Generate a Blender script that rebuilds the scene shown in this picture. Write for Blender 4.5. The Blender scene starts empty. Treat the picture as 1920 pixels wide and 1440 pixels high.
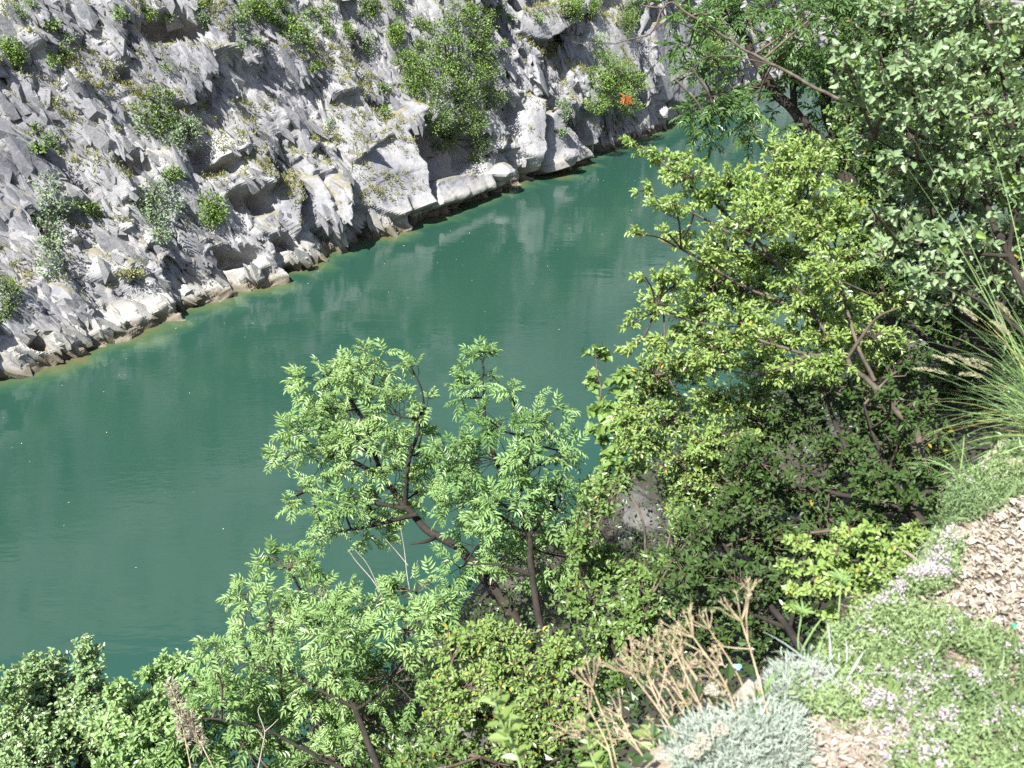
import bpy, bmesh, math
import numpy as np
from mathutils import Vector

rng = np.random.default_rng(11)
sc = bpy.context.scene
COL = sc.collection

# ------------------------------------------------------------------ camera, sky, sun, exposure
CAM_Z = 18.0
PITCH = math.radians(30.0)
FPX = 1663.0                                   # focal length in pixels of the 1920 px wide photograph
cam_d = bpy.data.cameras.new('camera')
cam = bpy.data.objects.new('camera', cam_d)
COL.objects.link(cam)
cam.location = (0, 0, CAM_Z)
cam.rotation_euler = (math.pi / 2 - PITCH, 0, 0)
cam_d.sensor_width = 36.0
cam_d.lens = 36.0 * FPX / 1920.0
cam_d.clip_start = 0.05
cam_d.clip_end = 2000
cam_d.dof.use_dof = True
cam_d.dof.focus_distance = 14.0
cam_d.dof.aperture_fstop = 5.6
sc.camera = cam

SUN = np.array([-0.34, -0.40, 0.85]); SUN /= np.linalg.norm(SUN)
world = bpy.data.worlds.new('World'); sc.world = world
world.use_nodes = True
wn = world.node_tree
bg = wn.nodes['Background']
sky = wn.nodes.new('ShaderNodeTexSky')
sky.sky_type = 'NISHITA'
sky.sun_disc = False
sky.sun_elevation = math.asin(SUN[2])
sky.sun_rotation = math.atan2(SUN[0], SUN[1])
wn.links.new(sky.outputs[0], bg.inputs[0])
bg.inputs[1].default_value = 0.085
sun_d = bpy.data.lights.new('sun', 'SUN')
sun_d.energy = 5.0
sun_d.angle = math.radians(0.53)
sun_d.color = (1.0, 0.965, 0.90)
sun_o = bpy.data.objects.new('sun', sun_d); COL.objects.link(sun_o)
sun_o.rotation_euler = Vector((-SUN[0], -SUN[1], -SUN[2])).to_track_quat('-Z', 'Y').to_euler()
sc.view_settings.view_transform = 'Standard'
sc.view_settings.look = 'None'
sc.view_settings.exposure = 1.6
sc.view_settings.gamma = 1.0
sc.view_settings.use_curve_mapping = False
sc.cycles.use_denoising = False
sc.cycles.max_bounces = 8
sc.cycles.sample_clamp_indirect = 4.0

CP, SP = math.cos(PITCH), math.sin(PITCH)

def ray(px, py):
    x = (px - 960) / FPX; u = (720 - py) / FPX
    return np.array([x, CP + u * SP, -SP + u * CP])

def P(px, py, d):
    """A point at depth d metres along the view on the ray through a photograph pixel."""
    return np.array([0, 0, CAM_Z]) + ray(px, py) * d

def proj(v):
    v = np.atleast_2d(v)
    x, y, z = v[:, 0], v[:, 1], v[:, 2] - CAM_Z
    dep = y * CP - z * SP
    up = y * SP + z * CP
    dep_s = np.where(dep > 0.01, dep, 0.01)
    return 960 + FPX * x / dep_s, 720 - FPX * up / dep_s, dep

# ------------------------------------------------------------------ helpers
def unit(a):
    return a / np.maximum(np.linalg.norm(a, axis=-1, keepdims=True), 1e-9)

def make_mesh(name, V, faces, attr=None, smooth=False):
    """faces: list of (n,k) int arrays; attr: per-vertex float array named tint."""
    me = bpy.data.meshes.new(name)
    V = np.asarray(V, dtype=np.float32)
    faces = [np.asarray(f, dtype=np.int32) for f in faces if len(f)]
    me.vertices.add(len(V))
    me.vertices.foreach_set('co', V.ravel())
    nl = sum(f.size for f in faces); nf = sum(len(f) for f in faces)
    me.loops.add(nl)
    me.loops.foreach_set('vertex_index', np.concatenate([f.ravel() for f in faces]))
    me.polygons.add(nf)
    tot = np.concatenate([np.full(len(f), f.shape[1], dtype=np.int32) for f in faces])
    st = np.concatenate([[0], np.cumsum(tot)[:-1]]).astype(np.int32)
    me.polygons.foreach_set('loop_start', st)
    me.polygons.foreach_set('loop_total', tot)
    me.update(calc_edges=True)
    me.validate()
    me.polygons.foreach_set('use_smooth', np.full(len(me.polygons), bool(smooth)))
    if attr is not None:
        a = me.attributes.new('tint', 'FLOAT', 'POINT')
        a.data.foreach_set('value', np.asarray(attr, dtype=np.float32))
    return me

def obj(name, me, mat=None, parent=None, loc=None):
    o = bpy.data.objects.new(name, me)
    COL.objects.link(o)
    if mat is not None and me is not None and not me.materials:
        me.materials.append(mat)
    if parent is not None:
        o.parent = parent
    if loc is not None:
        o.location = loc
    return o

def tag(o, label=None, cat=None, group=None, kind=None):
    for k, v in (('label', label), ('category', cat), ('group', group), ('kind', kind)):
        if v:
            o[k] = v
    return o

def empty(name, loc, label, cat, group=None):
    o = bpy.data.objects.new(name, None)
    COL.objects.link(o)
    o.location = loc
    o.empty_display_size = 0.2
    return tag(o, label, cat, group)

class Acc:
    """Collects tubes and other pieces of one mesh."""
    def __init__(self):
        self.V, self.F, self.T, self.n = [], [], [], 0
    def add(self, V, faces, tint=0.5):
        V = np.asarray(V, float)
        self.V.append(V)
        for f in faces:
            if len(f):
                self.F.append(np.asarray(f) + self.n)
        self.T.append(np.full(len(V), tint) if np.isscalar(tint) else np.asarray(tint))
        self.n += len(V)
    def tube(self, pts, radii, sides=5, tint=0.5, cap=False):
        pts = np.asarray(pts, float); k = len(pts)
        radii = np.broadcast_to(np.asarray(radii, float), (k,))
        d = np.gradient(pts, axis=0); d = unit(d)
        ref = np.array([0.0, 0, 1]) if abs(d[k // 2][2]) < 0.85 else np.array([1.0, 0, 0])
        x = unit(np.cross(d, ref)); y = np.cross(x, d)
        a = np.arange(sides) * 2 * math.pi / sides
        V = pts[:, None, :] + radii[:, None, None] * (np.cos(a)[None, :, None] * x[:, None, :] + np.sin(a)[None, :, None] * y[:, None, :])
        i = np.arange(k - 1)[:, None] * sides; j = np.arange(sides)[None, :]; j2 = (j + 1) % sides
        F = np.stack([i + j, i + j2, i + sides + j2, i + sides + j], -1).reshape(-1, 4)
        self.add(V.reshape(-1, 3), [F], tint)
    def mesh(self, name, origin=(0, 0, 0), smooth=True):
        if not self.V:
            return None
        return make_mesh(name, np.concatenate(self.V) - np.asarray(origin), self._merge(), np.concatenate(self.T), smooth)
    def _merge(self):
        by = {}
        for f in self.F:
            by.setdefault(f.shape[1], []).append(f)
        return [np.concatenate(v) for v in by.values()]

def spline(pts, n):
    """Catmull-Rom through control points; n samples per segment."""
    p = np.asarray(pts, float)
    q = np.vstack([2 * p[0] - p[1], p, 2 * p[-1] - p[-2]])
    out = []
    for i in range(len(p) - 1):
        a, b, c, d = q[i], q[i + 1], q[i + 2], q[i + 3]
        for t in np.linspace(0, 1, n, endpoint=False):
            out.append(0.5 * (2 * b + (c - a) * t + (2 * a - 5 * b + 4 * c - d) * t * t + (3 * b - a - 3 * c + d) * t ** 3))
    out.append(p[-1])
    return np.array(out)

# ---- noise
def _h(ix, iy, seed):
    n = (ix.astype(np.int64) * 374761393 + iy.astype(np.int64) * 668265263 + seed * 1442695041) & 0xffffffff
    n = ((n ^ (n >> 13)) * 1274126177) & 0xffffffff
    n = ((n ^ (n >> 16)) * 2246822519) & 0xffffffff
    n = n ^ (n >> 15)
    return (n & 0xffffff) / float(0xffffff)

def vnoise(x, y, seed=0):
    ix, iy = np.floor(x), np.floor(y)
    fx, fy = x - ix, y - iy
    fx = fx * fx * fx * (fx * (fx * 6 - 15) + 10); fy = fy * fy * fy * (fy * (fy * 6 - 15) + 10)
    a, b, c, d = _h(ix, iy, seed), _h(ix + 1, iy, seed), _h(ix, iy + 1, seed), _h(ix + 1, iy + 1, seed)
    return (a + (b - a) * fx) * (1 - fy) + (c + (d - c) * fx) * fy - 0.5

def fbm(x, y, seed=0, oct=4):
    s, a = 0, 1.0
    for i in range(oct):
        s = s + a * vnoise(x, y, seed + i * 17)
        x, y, a = x * 2.03 + 5.1, y * 2.03 + 1.7, a * 0.5
    return s

def facets(x, y, cell, rot, stretch, seed, off=1.0, g=0.5, gb=(0.0, 0.0)):
    """Cellular planes: every cell has its own height and tilt, so cell borders are sharp steps. Returns the height in units of cell, and the border distance."""
    c, s = math.cos(rot), math.sin(rot)
    u = (x * c + y * s) / cell
    v = (-x * s + y * c) / (cell * stretch)
    iu, iv = np.floor(u), np.floor(v)
    best = np.full(x.shape, 1e9); sec = np.full(x.shape, 1e9); val = np.zeros(x.shape)
    for du in (-1, 0, 1):
        for dv in (-1, 0, 1):
            cu, cv = iu + du, iv + dv
            ju, jv = cu + _h(cu, cv, seed), cv + _h(cu, cv, seed + 1)
            dx, dy = u - ju, v - jv
            d = dx * dx + dy * dy
            h = off * (_h(cu, cv, seed + 2) - 0.5) + (gb[0] + g * (_h(cu, cv, seed + 3) - 0.5)) * dx + (gb[1] + g * (_h(cu, cv, seed + 4) - 0.5)) * dy * stretch
            near = d < best
            sec = np.where(near, best, np.minimum(sec, d))
            val = np.where(near, h, val)
            best = np.where(near, d, best)
    return val, np.sqrt(sec) - np.sqrt(best)

def sstep(a, b, x):
    t = np.clip((x - a) / (b - a), 0, 1)
    return t * t * (3 - 2 * t)

# ------------------------------------------------------------------ materials
def new_mat(name):
    m = bpy.data.materials.new(name)
    m.use_nodes = True
    nt = m.node_tree
    for n in list(nt.nodes):
        nt.nodes.remove(n)
    out = nt.nodes.new('ShaderNodeOutputMaterial')
    return m, nt, out

def node(nt, typ, **kw):
    n = nt.nodes.new(typ)
    for k, v in kw.items():
        if k.startswith('i_'):
            key = k[2:]
            n.inputs[int(key) if key.isdigit() else key.replace('_', ' ')].default_value = v
        else:
            setattr(n, k, v)
    return n

def ramp(nt, fac, stops):
    r = nt.nodes.new('ShaderNodeValToRGB')
    e = r.color_ramp.elements
    while len(e) < len(stops):
        e.new(0.5)
    for el, (p, c) in zip(e, stops):
        el.position = p
        el.color = (*c, 1) if len(c) == 3 else c
    nt.links.new(fac, r.inputs[0])
    return r.outputs[0]

def noise(nt, vec, scale, detail=4, rough=0.55, dist=0.0):
    n = node(nt, 'ShaderNodeTexNoise')
    n.inputs['Scale'].default_value = scale
    n.inputs['Detail'].default_value = detail
    n.inputs['Roughness'].default_value = rough
    n.inputs['Distortion'].default_value = dist
    if vec is not None:
        nt.links.new(vec, n.inputs['Vector'])
    return n.outputs[0]

def mix(nt, fac, a, b, blend='MIX'):
    m = nt.nodes.new('ShaderNodeMix')
    m.data_type = 'RGBA'; m.blend_type = blend
    for sock, val in ((m.inputs[0], fac), (m.inputs[6], a), (m.inputs[7], b)):
        if isinstance(val, (int, float)):
            sock.default_value = val
        elif isinstance(val, tuple):
            sock.default_value = (*val, 1)
        else:
            nt.links.new(val, sock)
    return m.outputs[2]

def maprange(nt, val, a, b, c=0.0, d=1.0):
    m = nt.nodes.new('ShaderNodeMapRange')
    m.interpolation_type = 'SMOOTHSTEP'
    nt.links.new(val, m.inputs[0])
    for i, v in zip((1, 2, 3, 4), (a, b, c, d)):
        m.inputs[i].default_value = v
    return m.outputs[0]

def math_(nt, op, a, b=None):
    m = nt.nodes.new('ShaderNodeMath'); m.operation = op
    for i, v in enumerate((a, b)):
        if v is None: continue
        if isinstance(v, (int, float)): m.inputs[i].default_value = v
        else: nt.links.new(v, m.inputs[i])
    return m.outputs[0]

def mapping(nt, vec, scale=(1, 1, 1), rot=(0, 0, 0)):
    m = nt.nodes.new('ShaderNodeMapping')
    m.inputs['Scale'].default_value = scale
    m.inputs['Rotation'].default_value = rot
    nt.links.new(vec, m.inputs[0])
    return m.outputs[0]

def world_pos(nt):
    return nt.nodes.new('ShaderNodeNewGeometry').outputs['Position']

def leaf_mat(name, dark, light, accent=None, accent_at=0.97, trans=0.35, rough=0.42, spec=0.5):
    m, nt, out = new_mat(name)
    a = node(nt, 'ShaderNodeAttribute', attribute_name='tint')
    stops = [(0.0, dark), (0.9 if accent is None else accent_at - 0.03, light)]
    if accent is not None:
        stops.append((accent_at, accent))
    col = ramp(nt, a.outputs['Fac'], stops)
    col = mix(nt, 0.35, col, mix(nt, noise(nt, world_pos(nt), 3.0, 2), tuple(0.7 * c for c in dark), tuple(min(1, 1.25 * c) for c in light)))
    pb = node(nt, 'ShaderNodeBsdfPrincipled')
    nt.links.new(col, pb.inputs['Base Color'])
    pb.inputs['Roughness'].default_value = rough
    pb.inputs['Specular IOR Level'].default_value = spec
    tr = node(nt, 'ShaderNodeBsdfTranslucent')
    tc = mix(nt, 0.5, col, (1.1, 1.25, 0.35), 'MULTIPLY')
    nt.links.new(tc, tr.inputs[0])
    ms = node(nt, 'ShaderNodeMixShader')
    ms.inputs[0].default_value = trans
    nt.links.new(pb.outputs[0], ms.inputs[1]); nt.links.new(tr.outputs[0], ms.inputs[2])
    nt.links.new(ms.outputs[0], out.inputs[0])
    return m

def plain_mat(name, c1, c2, scale=8.0, rough=0.8, bump=0.3, zs=1.0, spec=0.3):
    m, nt, out = new_mat(name)
    p = mapping(nt, world_pos(nt), (1, 1, zs))
    col = ramp(nt, noise(nt, p, scale, 6, 0.6), [(0.3, c1), (0.72, c2)])
    pb = node(nt, 'ShaderNodeBsdfPrincipled')
    nt.links.new(col, pb.inputs['Base Color'])
    pb.inputs['Roughness'].default_value = rough
    pb.inputs['Specular IOR Level'].default_value = spec
    if bump:
        b = node(nt, 'ShaderNodeBump')
        b.inputs['Strength'].default_value = bump
        b.inputs['Distance'].default_value = 0.02
        nt.links.new(noise(nt, p, scale * 3, 6, 0.6), b.inputs['Height'])
        nt.links.new(b.outputs[0], pb.inputs['Normal'])
    nt.links.new(pb.outputs[0], out.inputs[0])
    return m

def rock_mat():
    m, nt, out = new_mat('limestone')
    p = world_pos(nt)
    big = noise(nt, p, 0.22, 6, 0.6, 0.4)
    col = ramp(nt, big, [(0.32, (0.13, 0.133, 0.147)), (0.46, (0.245, 0.245, 0.257)), (0.64, (0.345, 0.342, 0.34))])
    # dark lichen patches and seep streaks that run down the face
    lich = ramp(nt, noise(nt, p, 0.9, 8, 0.68, 0.6), [(0.5, (0, 0, 0)), (0.66, (1, 1, 1))])
    col = mix(nt, math_(nt, 'MULTIPLY', lich, 0.38), col, (0.13, 0.135, 0.145))
    streak = ramp(nt, noise(nt, mapping(nt, p, (1.3, 1.3, 0.12)), 1.2, 6, 0.65), [(0.46, (0, 0, 0)), (0.7, (1, 1, 1))])
    col = mix(nt, math_(nt, 'MULTIPLY', streak, 0.45), col, (0.10, 0.105, 0.12))
    fine = ramp(nt, noise(nt, p, 7.0, 8, 0.7), [(0.3, (0.74, 0.74, 0.75)), (0.7, (1.15, 1.15, 1.14))])
    col = mix(nt, 1.0, col, fine, 'MULTIPLY')
    # earth and moss that settle on ledges
    g = nt.nodes.new('ShaderNodeNewGeometry')
    sx = nt.nodes.new('ShaderNodeSeparateXYZ'); nt.links.new(g.outputs['True Normal'], sx.inputs[0])
    ledge = maprange(nt, math_(nt, 'ADD', sx.outputs[2], math_(nt, 'MULTIPLY', math_(nt, 'SUBTRACT', noise(nt, p, 0.7, 6, 0.7), 0.5), 1.3)), 0.66, 0.92)
    soil = ramp(nt, noise(nt, p, 2.3, 5, 0.7), [(0.35, (0.075, 0.085, 0.035)), (0.6, (0.17, 0.145, 0.09))])
    sp = nt.nodes.new('ShaderNodeSeparateXYZ'); nt.links.new(p, sp.inputs[0])
    zz = math_(nt, 'ADD', sp.outputs[2], math_(nt, 'MULTIPLY', math_(nt, 'SUBTRACT', noise(nt, mapping(nt, p, (1, 1, 0.4)), 0.8, 6, 0.65), 0.5), 1.5))
    high = maprange(nt, zz, 1.2, 2.2)
    col = mix(nt, math_(nt, 'MULTIPLY', math_(nt, 'MULTIPLY', ledge, high), 0.8), col, soil)
    # bleached drawdown band and the brown algae rim at the water
    band = maprange(nt, zz, 1.55, 1.15)
    col = mix(nt, math_(nt, 'MULTIPLY', band, 0.65), col, mix(nt, noise(nt, p, 1.7, 6, 0.7), (0.20, 0.195, 0.175), (0.38, 0.365, 0.32)))
    rim = maprange(nt, zz, 0.62, 0.35)
    col = mix(nt, math_(nt, 'MULTIPLY', rim, 0.85), col, mix(nt, noise(nt, p, 2.4, 5, 0.7), (0.06, 0.052, 0.035), (0.20, 0.17, 0.115)))
    pb = node(nt, 'ShaderNodeBsdfPrincipled')
    nt.links.new(col, pb.inputs['Base Color'])
    pb.inputs['Roughness'].default_value = 0.85
    pb.inputs['Specular IOR Level'].default_value = 0.25
    b = node(nt, 'ShaderNodeBump'); b.inputs['Strength'].default_value = 0.45; b.inputs['Distance'].default_value = 0.10
    nt.links.new(noise(nt, p, 3.2, 10, 0.68, 0.3), b.inputs['Height'])
    nt.links.new(b.outputs[0], pb.inputs['Normal'])
    nt.links.new(pb.outputs[0], out.inputs[0])
    return m

def water_mat():
    m, nt, out = new_mat('river_water')
    p = world_pos(nt)
    a = node(nt, 'ShaderNodeAttribute', attribute_name='tint')          # metres to the far waterline
    d = math_(nt, 'ADD', a.outputs['Fac'], math_(nt, 'MULTIPLY', math_(nt, 'SUBTRACT', noise(nt, p, 0.5, 5, 0.65), 0.5), 2.6))
    teal = mix(nt, noise(nt, p, 0.06, 3), (0.0105, 0.0365, 0.0265), (0.0165, 0.048, 0.034))
    shal = ramp(nt, d, [(0.0, (0.075, 0.075, 0.035)), (0.25, (0.045, 0.075, 0.036)), (0.75, (0.020, 0.058, 0.036)), (1.0, (0.011, 0.040, 0.029))])
    f = maprange(nt, d, 0.5, 2.4)
    # the ramp runs over the first 2 m from the rock
    dd = math_(nt, 'MULTIPLY', d, 0.5)
    shal_n = [n for n in nt.nodes if n.bl_idname == 'ShaderNodeValToRGB'][-1]
    nt.links.new(dd, shal_n.inputs[0])
    col = mix(nt, f, shal, teal)
    pb = node(nt, 'ShaderNodeBsdfPrincipled')
    nt.links.new(col, pb.inputs['Base Color'])
    pb.inputs['Roughness'].default_value = 0.05
    pb.inputs['IOR'].default_value = 1.42
    w1 = noise(nt, mapping(nt, p, (0.42, 1.5, 1)), 0.9, 3, 0.5, 0.2)
    w2 = noise(nt, mapping(nt, p, (0.6, 2.0, 1), (0, 0, math.radians(-8))), 3.0, 3, 0.55)
    calm = ramp(nt, noise(nt, p, 0.09, 3, 0.5), [(0.42, (0.08, 0.08, 0.08)), (0.6, (1, 1, 1))])
    hgt = math_(nt, 'ADD', math_(nt, 'MULTIPLY', w1, 0.012), math_(nt, 'MULTIPLY', math_(nt, 'MULTIPLY', w2, 0.010), calm))
    b = node(nt, 'ShaderNodeBump'); b.inputs['Strength'].default_value = 1.0; b.inputs['Distance'].default_value = 1.0
    nt.links.new(hgt, b.inputs['Height'])
    nt.links.new(b.outputs[0], pb.inputs['Normal'])
    nt.links.new(pb.outputs[0], out.inputs[0])
    return m

M = {}
M['rock'] = rock_mat()
M['water'] = water_mat()
M['ash'] = leaf_mat('ash_leaf', (0.125, 0.235, 0.07), (0.33, 0.46, 0.2), None, trans=0.32, rough=0.38)
M['ash2'] = leaf_mat('ash_leaf_deep', (0.1, 0.2, 0.06), (0.28, 0.42, 0.17), None, trans=0.32, rough=0.38)
M['ash_dark'] = leaf_mat('ash_leaf_shaded', (0.05, 0.11, 0.03), (0.15, 0.25, 0.085), None, trans=0.3, rough=0.36)  # darker copy of the ash leaf, shade put into its colour
M['spindle'] = leaf_mat('yellow_green_leaf', (0.125, 0.22, 0.045), (0.36, 0.47, 0.155), (0.42, 0.30, 0.03), 0.985, trans=0.38, rough=0.36)
M['olive'] = leaf_mat('olive_leaf', (0.055, 0.11, 0.026), (0.19, 0.29, 0.085), (0.40, 0.27, 0.03), 0.985, trans=0.3, rough=0.4)
M['yellow'] = leaf_mat('yellowing_leaf', (0.09, 0.17, 0.035), (0.29, 0.4, 0.125), (0.48, 0.29, 0.02), 0.955, trans=0.35, rough=0.42)
M['deep'] = leaf_mat('shade_dark_leaf', (0.011, 0.033, 0.008), (0.075, 0.13, 0.035), (0.35, 0.25, 0.03), 0.992, trans=0.25, rough=0.5, spec=0.22)  # dark green, darkened further so the colour stands in for deep shade
M['bankrock'] = plain_mat('shaded_bank_rock', (0.025, 0.023, 0.02), (0.12, 0.118, 0.115), 5.0, 0.9, 0.9)  # grey rock with the partial shade of the bank painted in
M['under'] = leaf_mat('undergrowth_leaf', (0.012, 0.03, 0.008), (0.045, 0.085, 0.022), None, trans=0.2, rough=0.4)  # leaf colour lowered to imitate the deep shade on the bank
M['pale'] = leaf_mat('pale_maple_leaf', (0.08, 0.15, 0.06), (0.25, 0.34, 0.18), (0.16, 0.26, 0.03), 0.95, trans=0.3, rough=0.42, spec=0.45)
M['round'] = leaf_mat('round_leaf', (0.11, 0.2, 0.07), (0.31, 0.42, 0.2), (0.25, 0.28, 0.03), 0.99, trans=0.28, rough=0.33, spec=0.6)
M['scrub'] = leaf_mat('cliff_scrub_leaf', (0.065, 0.125, 0.022), (0.21, 0.32, 0.07), None, trans=0.28, rough=0.5)
M['scrub_dark'] = leaf_mat('cliff_dark_leaf', (0.035, 0.075, 0.018), (0.15, 0.23, 0.05), None, trans=0.22, rough=0.5)
M['scrub_grey'] = leaf_mat('cliff_grey_leaf', (0.1, 0.165, 0.08), (0.27, 0.36, 0.2), None, trans=0.28, rough=0.5)
M['drygrass'] = leaf_mat('dry_grass_blade', (0.14, 0.17, 0.045), (0.36, 0.35, 0.15), None, trans=0.25, rough=0.6)
M['blade'] = leaf_mat('grass_blade', (0.1, 0.2, 0.055), (0.31, 0.45, 0.18), (0.38, 0.30, 0.10), 0.96, trans=0.3, rough=0.36, spec=0.6)
M['seed'] = leaf_mat('seed_head', (0.36, 0.34, 0.22), (0.58, 0.56, 0.42), None, trans=0.4, rough=0.7)
M['thyme'] = leaf_mat('thyme_leaf', (0.09, 0.155, 0.06), (0.28, 0.37, 0.17), None, trans=0.25, rough=0.5)
M['flower'] = leaf_mat('lilac_flower', (0.4, 0.33, 0.4), (0.56, 0.49, 0.55), None, trans=0.3, rough=0.7)
M['cream'] = leaf_mat('cream_flower', (0.33, 0.31, 0.25), (0.47, 0.45, 0.39), None, trans=0.3, rough=0.8)
M['silver'] = leaf_mat('silver_leaf', (0.24, 0.29, 0.25), (0.46, 0.52, 0.46), None, trans=0.2, rough=0.7)
M['litter'] = leaf_mat('dead_leaf', (0.13, 0.10, 0.075), (0.52, 0.46, 0.39), None, trans=0.15, rough=0.6)
M['ivy'] = leaf_mat('climbing_leaf', (0.09, 0.17, 0.04), (0.22, 0.33, 0.10), None, trans=0.35, rough=0.36)
M['sprout'] = leaf_mat('sprout_leaf', (0.13, 0.21, 0.05), (0.25, 0.34, 0.11), (0.48, 0.34, 0.04), 0.95, trans=0.4, rough=0.4)
M['orange'] = leaf_mat('withered_leaf', (0.30, 0.09, 0.025), (0.50, 0.18, 0.05), None, trans=0.3, rough=0.7)
M['float'] = leaf_mat('floating_leaf', (0.25, 0.25, 0.08), (0.62, 0.60, 0.42), None, trans=0.1, rough=0.6)
M['bark'] = plain_mat('dark_bark', (0.010, 0.0085, 0.007), (0.036, 0.030, 0.024), 14, 0.9, 0.5, 0.3)
M['bark2'] = plain_mat('grey_bark', (0.035, 0.028, 0.021), (0.115, 0.095, 0.072), 16, 0.85, 0.5, 0.3)
M['palebark'] = plain_mat('pale_bark', (0.16, 0.135, 0.09), (0.36, 0.32, 0.24), 16, 0.85, 0.4, 0.3)
M['twig'] = plain_mat('twig_bark', (0.045, 0.034, 0.025), (0.14, 0.11, 0.085), 20, 0.85, 0)
M['drystem'] = plain_mat('dry_stalk', (0.22, 0.17, 0.105), (0.46, 0.38, 0.26), 30, 0.75, 0)
M['palestem'] = plain_mat('bleached_twig', (0.24, 0.20, 0.165), (0.42, 0.37, 0.32), 20, 0.8, 0)
M['greenstem'] = plain_mat('green_stalk', (0.12, 0.19, 0.07), (0.22, 0.30, 0.13), 20, 0.5, 0)
M['soil'] = plain_mat('bank_soil', (0.045, 0.036, 0.026), (0.15, 0.125, 0.095), 2.5, 0.95, 0.8)

def ground_mat():
    m, nt, out = new_mat('path_ground')
    p = world_pos(nt)
    col = ramp(nt, noise(nt, p, 9, 8, 0.7), [(0.3, (0.17, 0.13, 0.09)), (0.5, (0.32, 0.265, 0.20)), (0.7, (0.48, 0.42, 0.345))])
    g = nt.nodes.new('ShaderNodeNewGeometry')
    sx = nt.nodes.new('ShaderNodeSeparateXYZ'); nt.links.new(g.outputs['Normal'], sx.inputs[0])
    sz = nt.nodes.new('ShaderNodeSeparateXYZ'); nt.links.new(p, sz.inputs[0])
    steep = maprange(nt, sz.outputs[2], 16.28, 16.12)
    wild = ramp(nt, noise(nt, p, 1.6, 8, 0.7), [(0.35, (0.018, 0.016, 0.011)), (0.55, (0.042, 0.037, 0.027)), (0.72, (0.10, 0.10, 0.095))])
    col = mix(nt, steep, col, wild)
    pb = node(nt, 'ShaderNodeBsdfPrincipled')
    nt.links.new(col, pb.inputs['Base Color'])
    pb.inputs['Roughness'].default_value = 0.95
    b = node(nt, 'ShaderNodeBump'); b.inputs['Strength'].default_value = 0.8; b.inputs['Distance'].default_value = 0.02
    nt.links.new(noise(nt, p, 25, 8, 0.7), b.inputs['Height'])
    nt.links.new(b.outputs[0], pb.inputs['Normal'])
    nt.links.new(pb.outputs[0], out.inputs[0])
    return m
M['ground'] = ground_mat()

# ------------------------------------------------------------------ far cliff
TH0 = math.atan2(0.787, 0.617)
_S = np.arange(-120, 200.01, 0.25)
_th = TH0 - np.clip((_S - 90) / 34.0, 0, math.radians(100))
_dx, _dy = np.cos(_th) * 0.25, np.sin(_th) * 0.25
_X = np.cumsum(_dx); _Y = np.cumsum(_dy)
_i0 = np.argmin(abs(_S))
_X += -20.8 - _X[_i0]; _Y += 31.2 - _Y[_i0]

def shore(s):
    return np.interp(s, _S, _X), np.interp(s, _S, _Y), np.interp(s, _S, _th)

def cot_slope(s):
    # gentler on the left of the photograph, nearly upright further along
    return np.interp(s, [-20, 0, 14, 26, 34, 60, 90], [0.85, 0.80, 0.64, 0.48, 0.28, 0.26, 0.3])

def cliff_point(s, z, h=0.0, lat=0.0):
    x, y, th = shore(s)
    nx, ny = np.sin(th), -np.cos(th)
    c = cot_slope(s)
    zb = np.maximum(z, 0)
    back = c * np.maximum(zb - 0.6, 0) - 0.35 * np.minimum(z, 0) * -1.0
    back = np.where(zb > 16, back + (zb - 16) * 0.25, back)
    ln = np.sqrt(1 + c * c)
    hx, hz = h / ln, h * c / ln
    return np.stack([x - nx * (back - hx) + np.cos(th) * lat, y - ny * (back - hx) + np.sin(th) * lat, z + hz], -1)

def cliff_sz(px, py):
    """Cliff coordinates under a photograph pixel on the smooth cliff."""
    d = ray(px, py)
    best = None
    s_ = np.arange(-20, 110, 0.25)
    z_ = np.arange(0, 17, 0.125)
    global _CG
    if '_CG' not in globals():
        S, Z = np.meshgrid(s_, z_, indexing='ij')
        C = cliff_point(S, Z).reshape(-1, 3)
        u, v, _ = proj(C)
        _CG = (u, v, S.ravel(), Z.ravel())
    i = np.argmin((_CG[0] - px) ** 2 + (_CG[1] - py) ** 2)
    return _CG[2][i], _CG[3][i]

# features read off the photograph: (px, py, half width px, half height px, depth m, tilt)
FEATURES = [
    (322, 62, 70, 36, -2.1, 0.1), (395, 305, 52, 42, -1.3, 0.4), (470, 385, 48, 36, -1.4, 0.5),
    (840, 290, 80, 85, -2.2, 0.0), (790, 330, 35, 60, -1.0, 0.0), (1022, 82, 42, 30, -1.5, -0.6), (1008, 205, 14, 45, -1.1, 0.0),
    (955, 230, 16, 50, -1.2, 0.0), (610, 360, 26, 40, -0.9, 0.4), (655, 250, 40, 26, -1.1, 0.0), (540, 350, 20, 36, -0.9, 0.4), (700, 205, 40, 20, -0.8, 0.0),
    (435, 482, 38, 30, -1.7, 0.7), (532, 462, 26, 24, -1.5, 0.6), (603, 442, 17, 20, -1.4, 0.3), (690, 428, 14, 12, -1.1, 0.0), (1000, 320, 16, 22, -1.2, 0.3), (1180, 80, 16, 60, -1.2, 0.0),
    (240, 160, 30, 26, -1.0, 0.5), (130, 175, 16, 14, 0.9, 0.0), (150, 350, 46, 18, -0.7, 0.5), (255, 310, 36, 18, -0.7, 0.5), (70, 640, 30, 30, -0.9, 0.4),
    (705, 330, 60, 70, 0.9, 0.0), (1240, 110, 50, 80, 0.6, 0.0), (1070, 170, 40, 60, 0.5, 0.0), (1130, 235, 70, 30, -0.8, 0.0),
    (280, 140, 50, 40, 0.4, 0.3), (560, 120, 70, 50, 0.5, 0.2), (1050, 20, 60, 20, 0.9, 0.0), (640, 170, 40, 30, 0.5, 0.0), (350, 120, 80, 30, 0.6, 0.3)]

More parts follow.
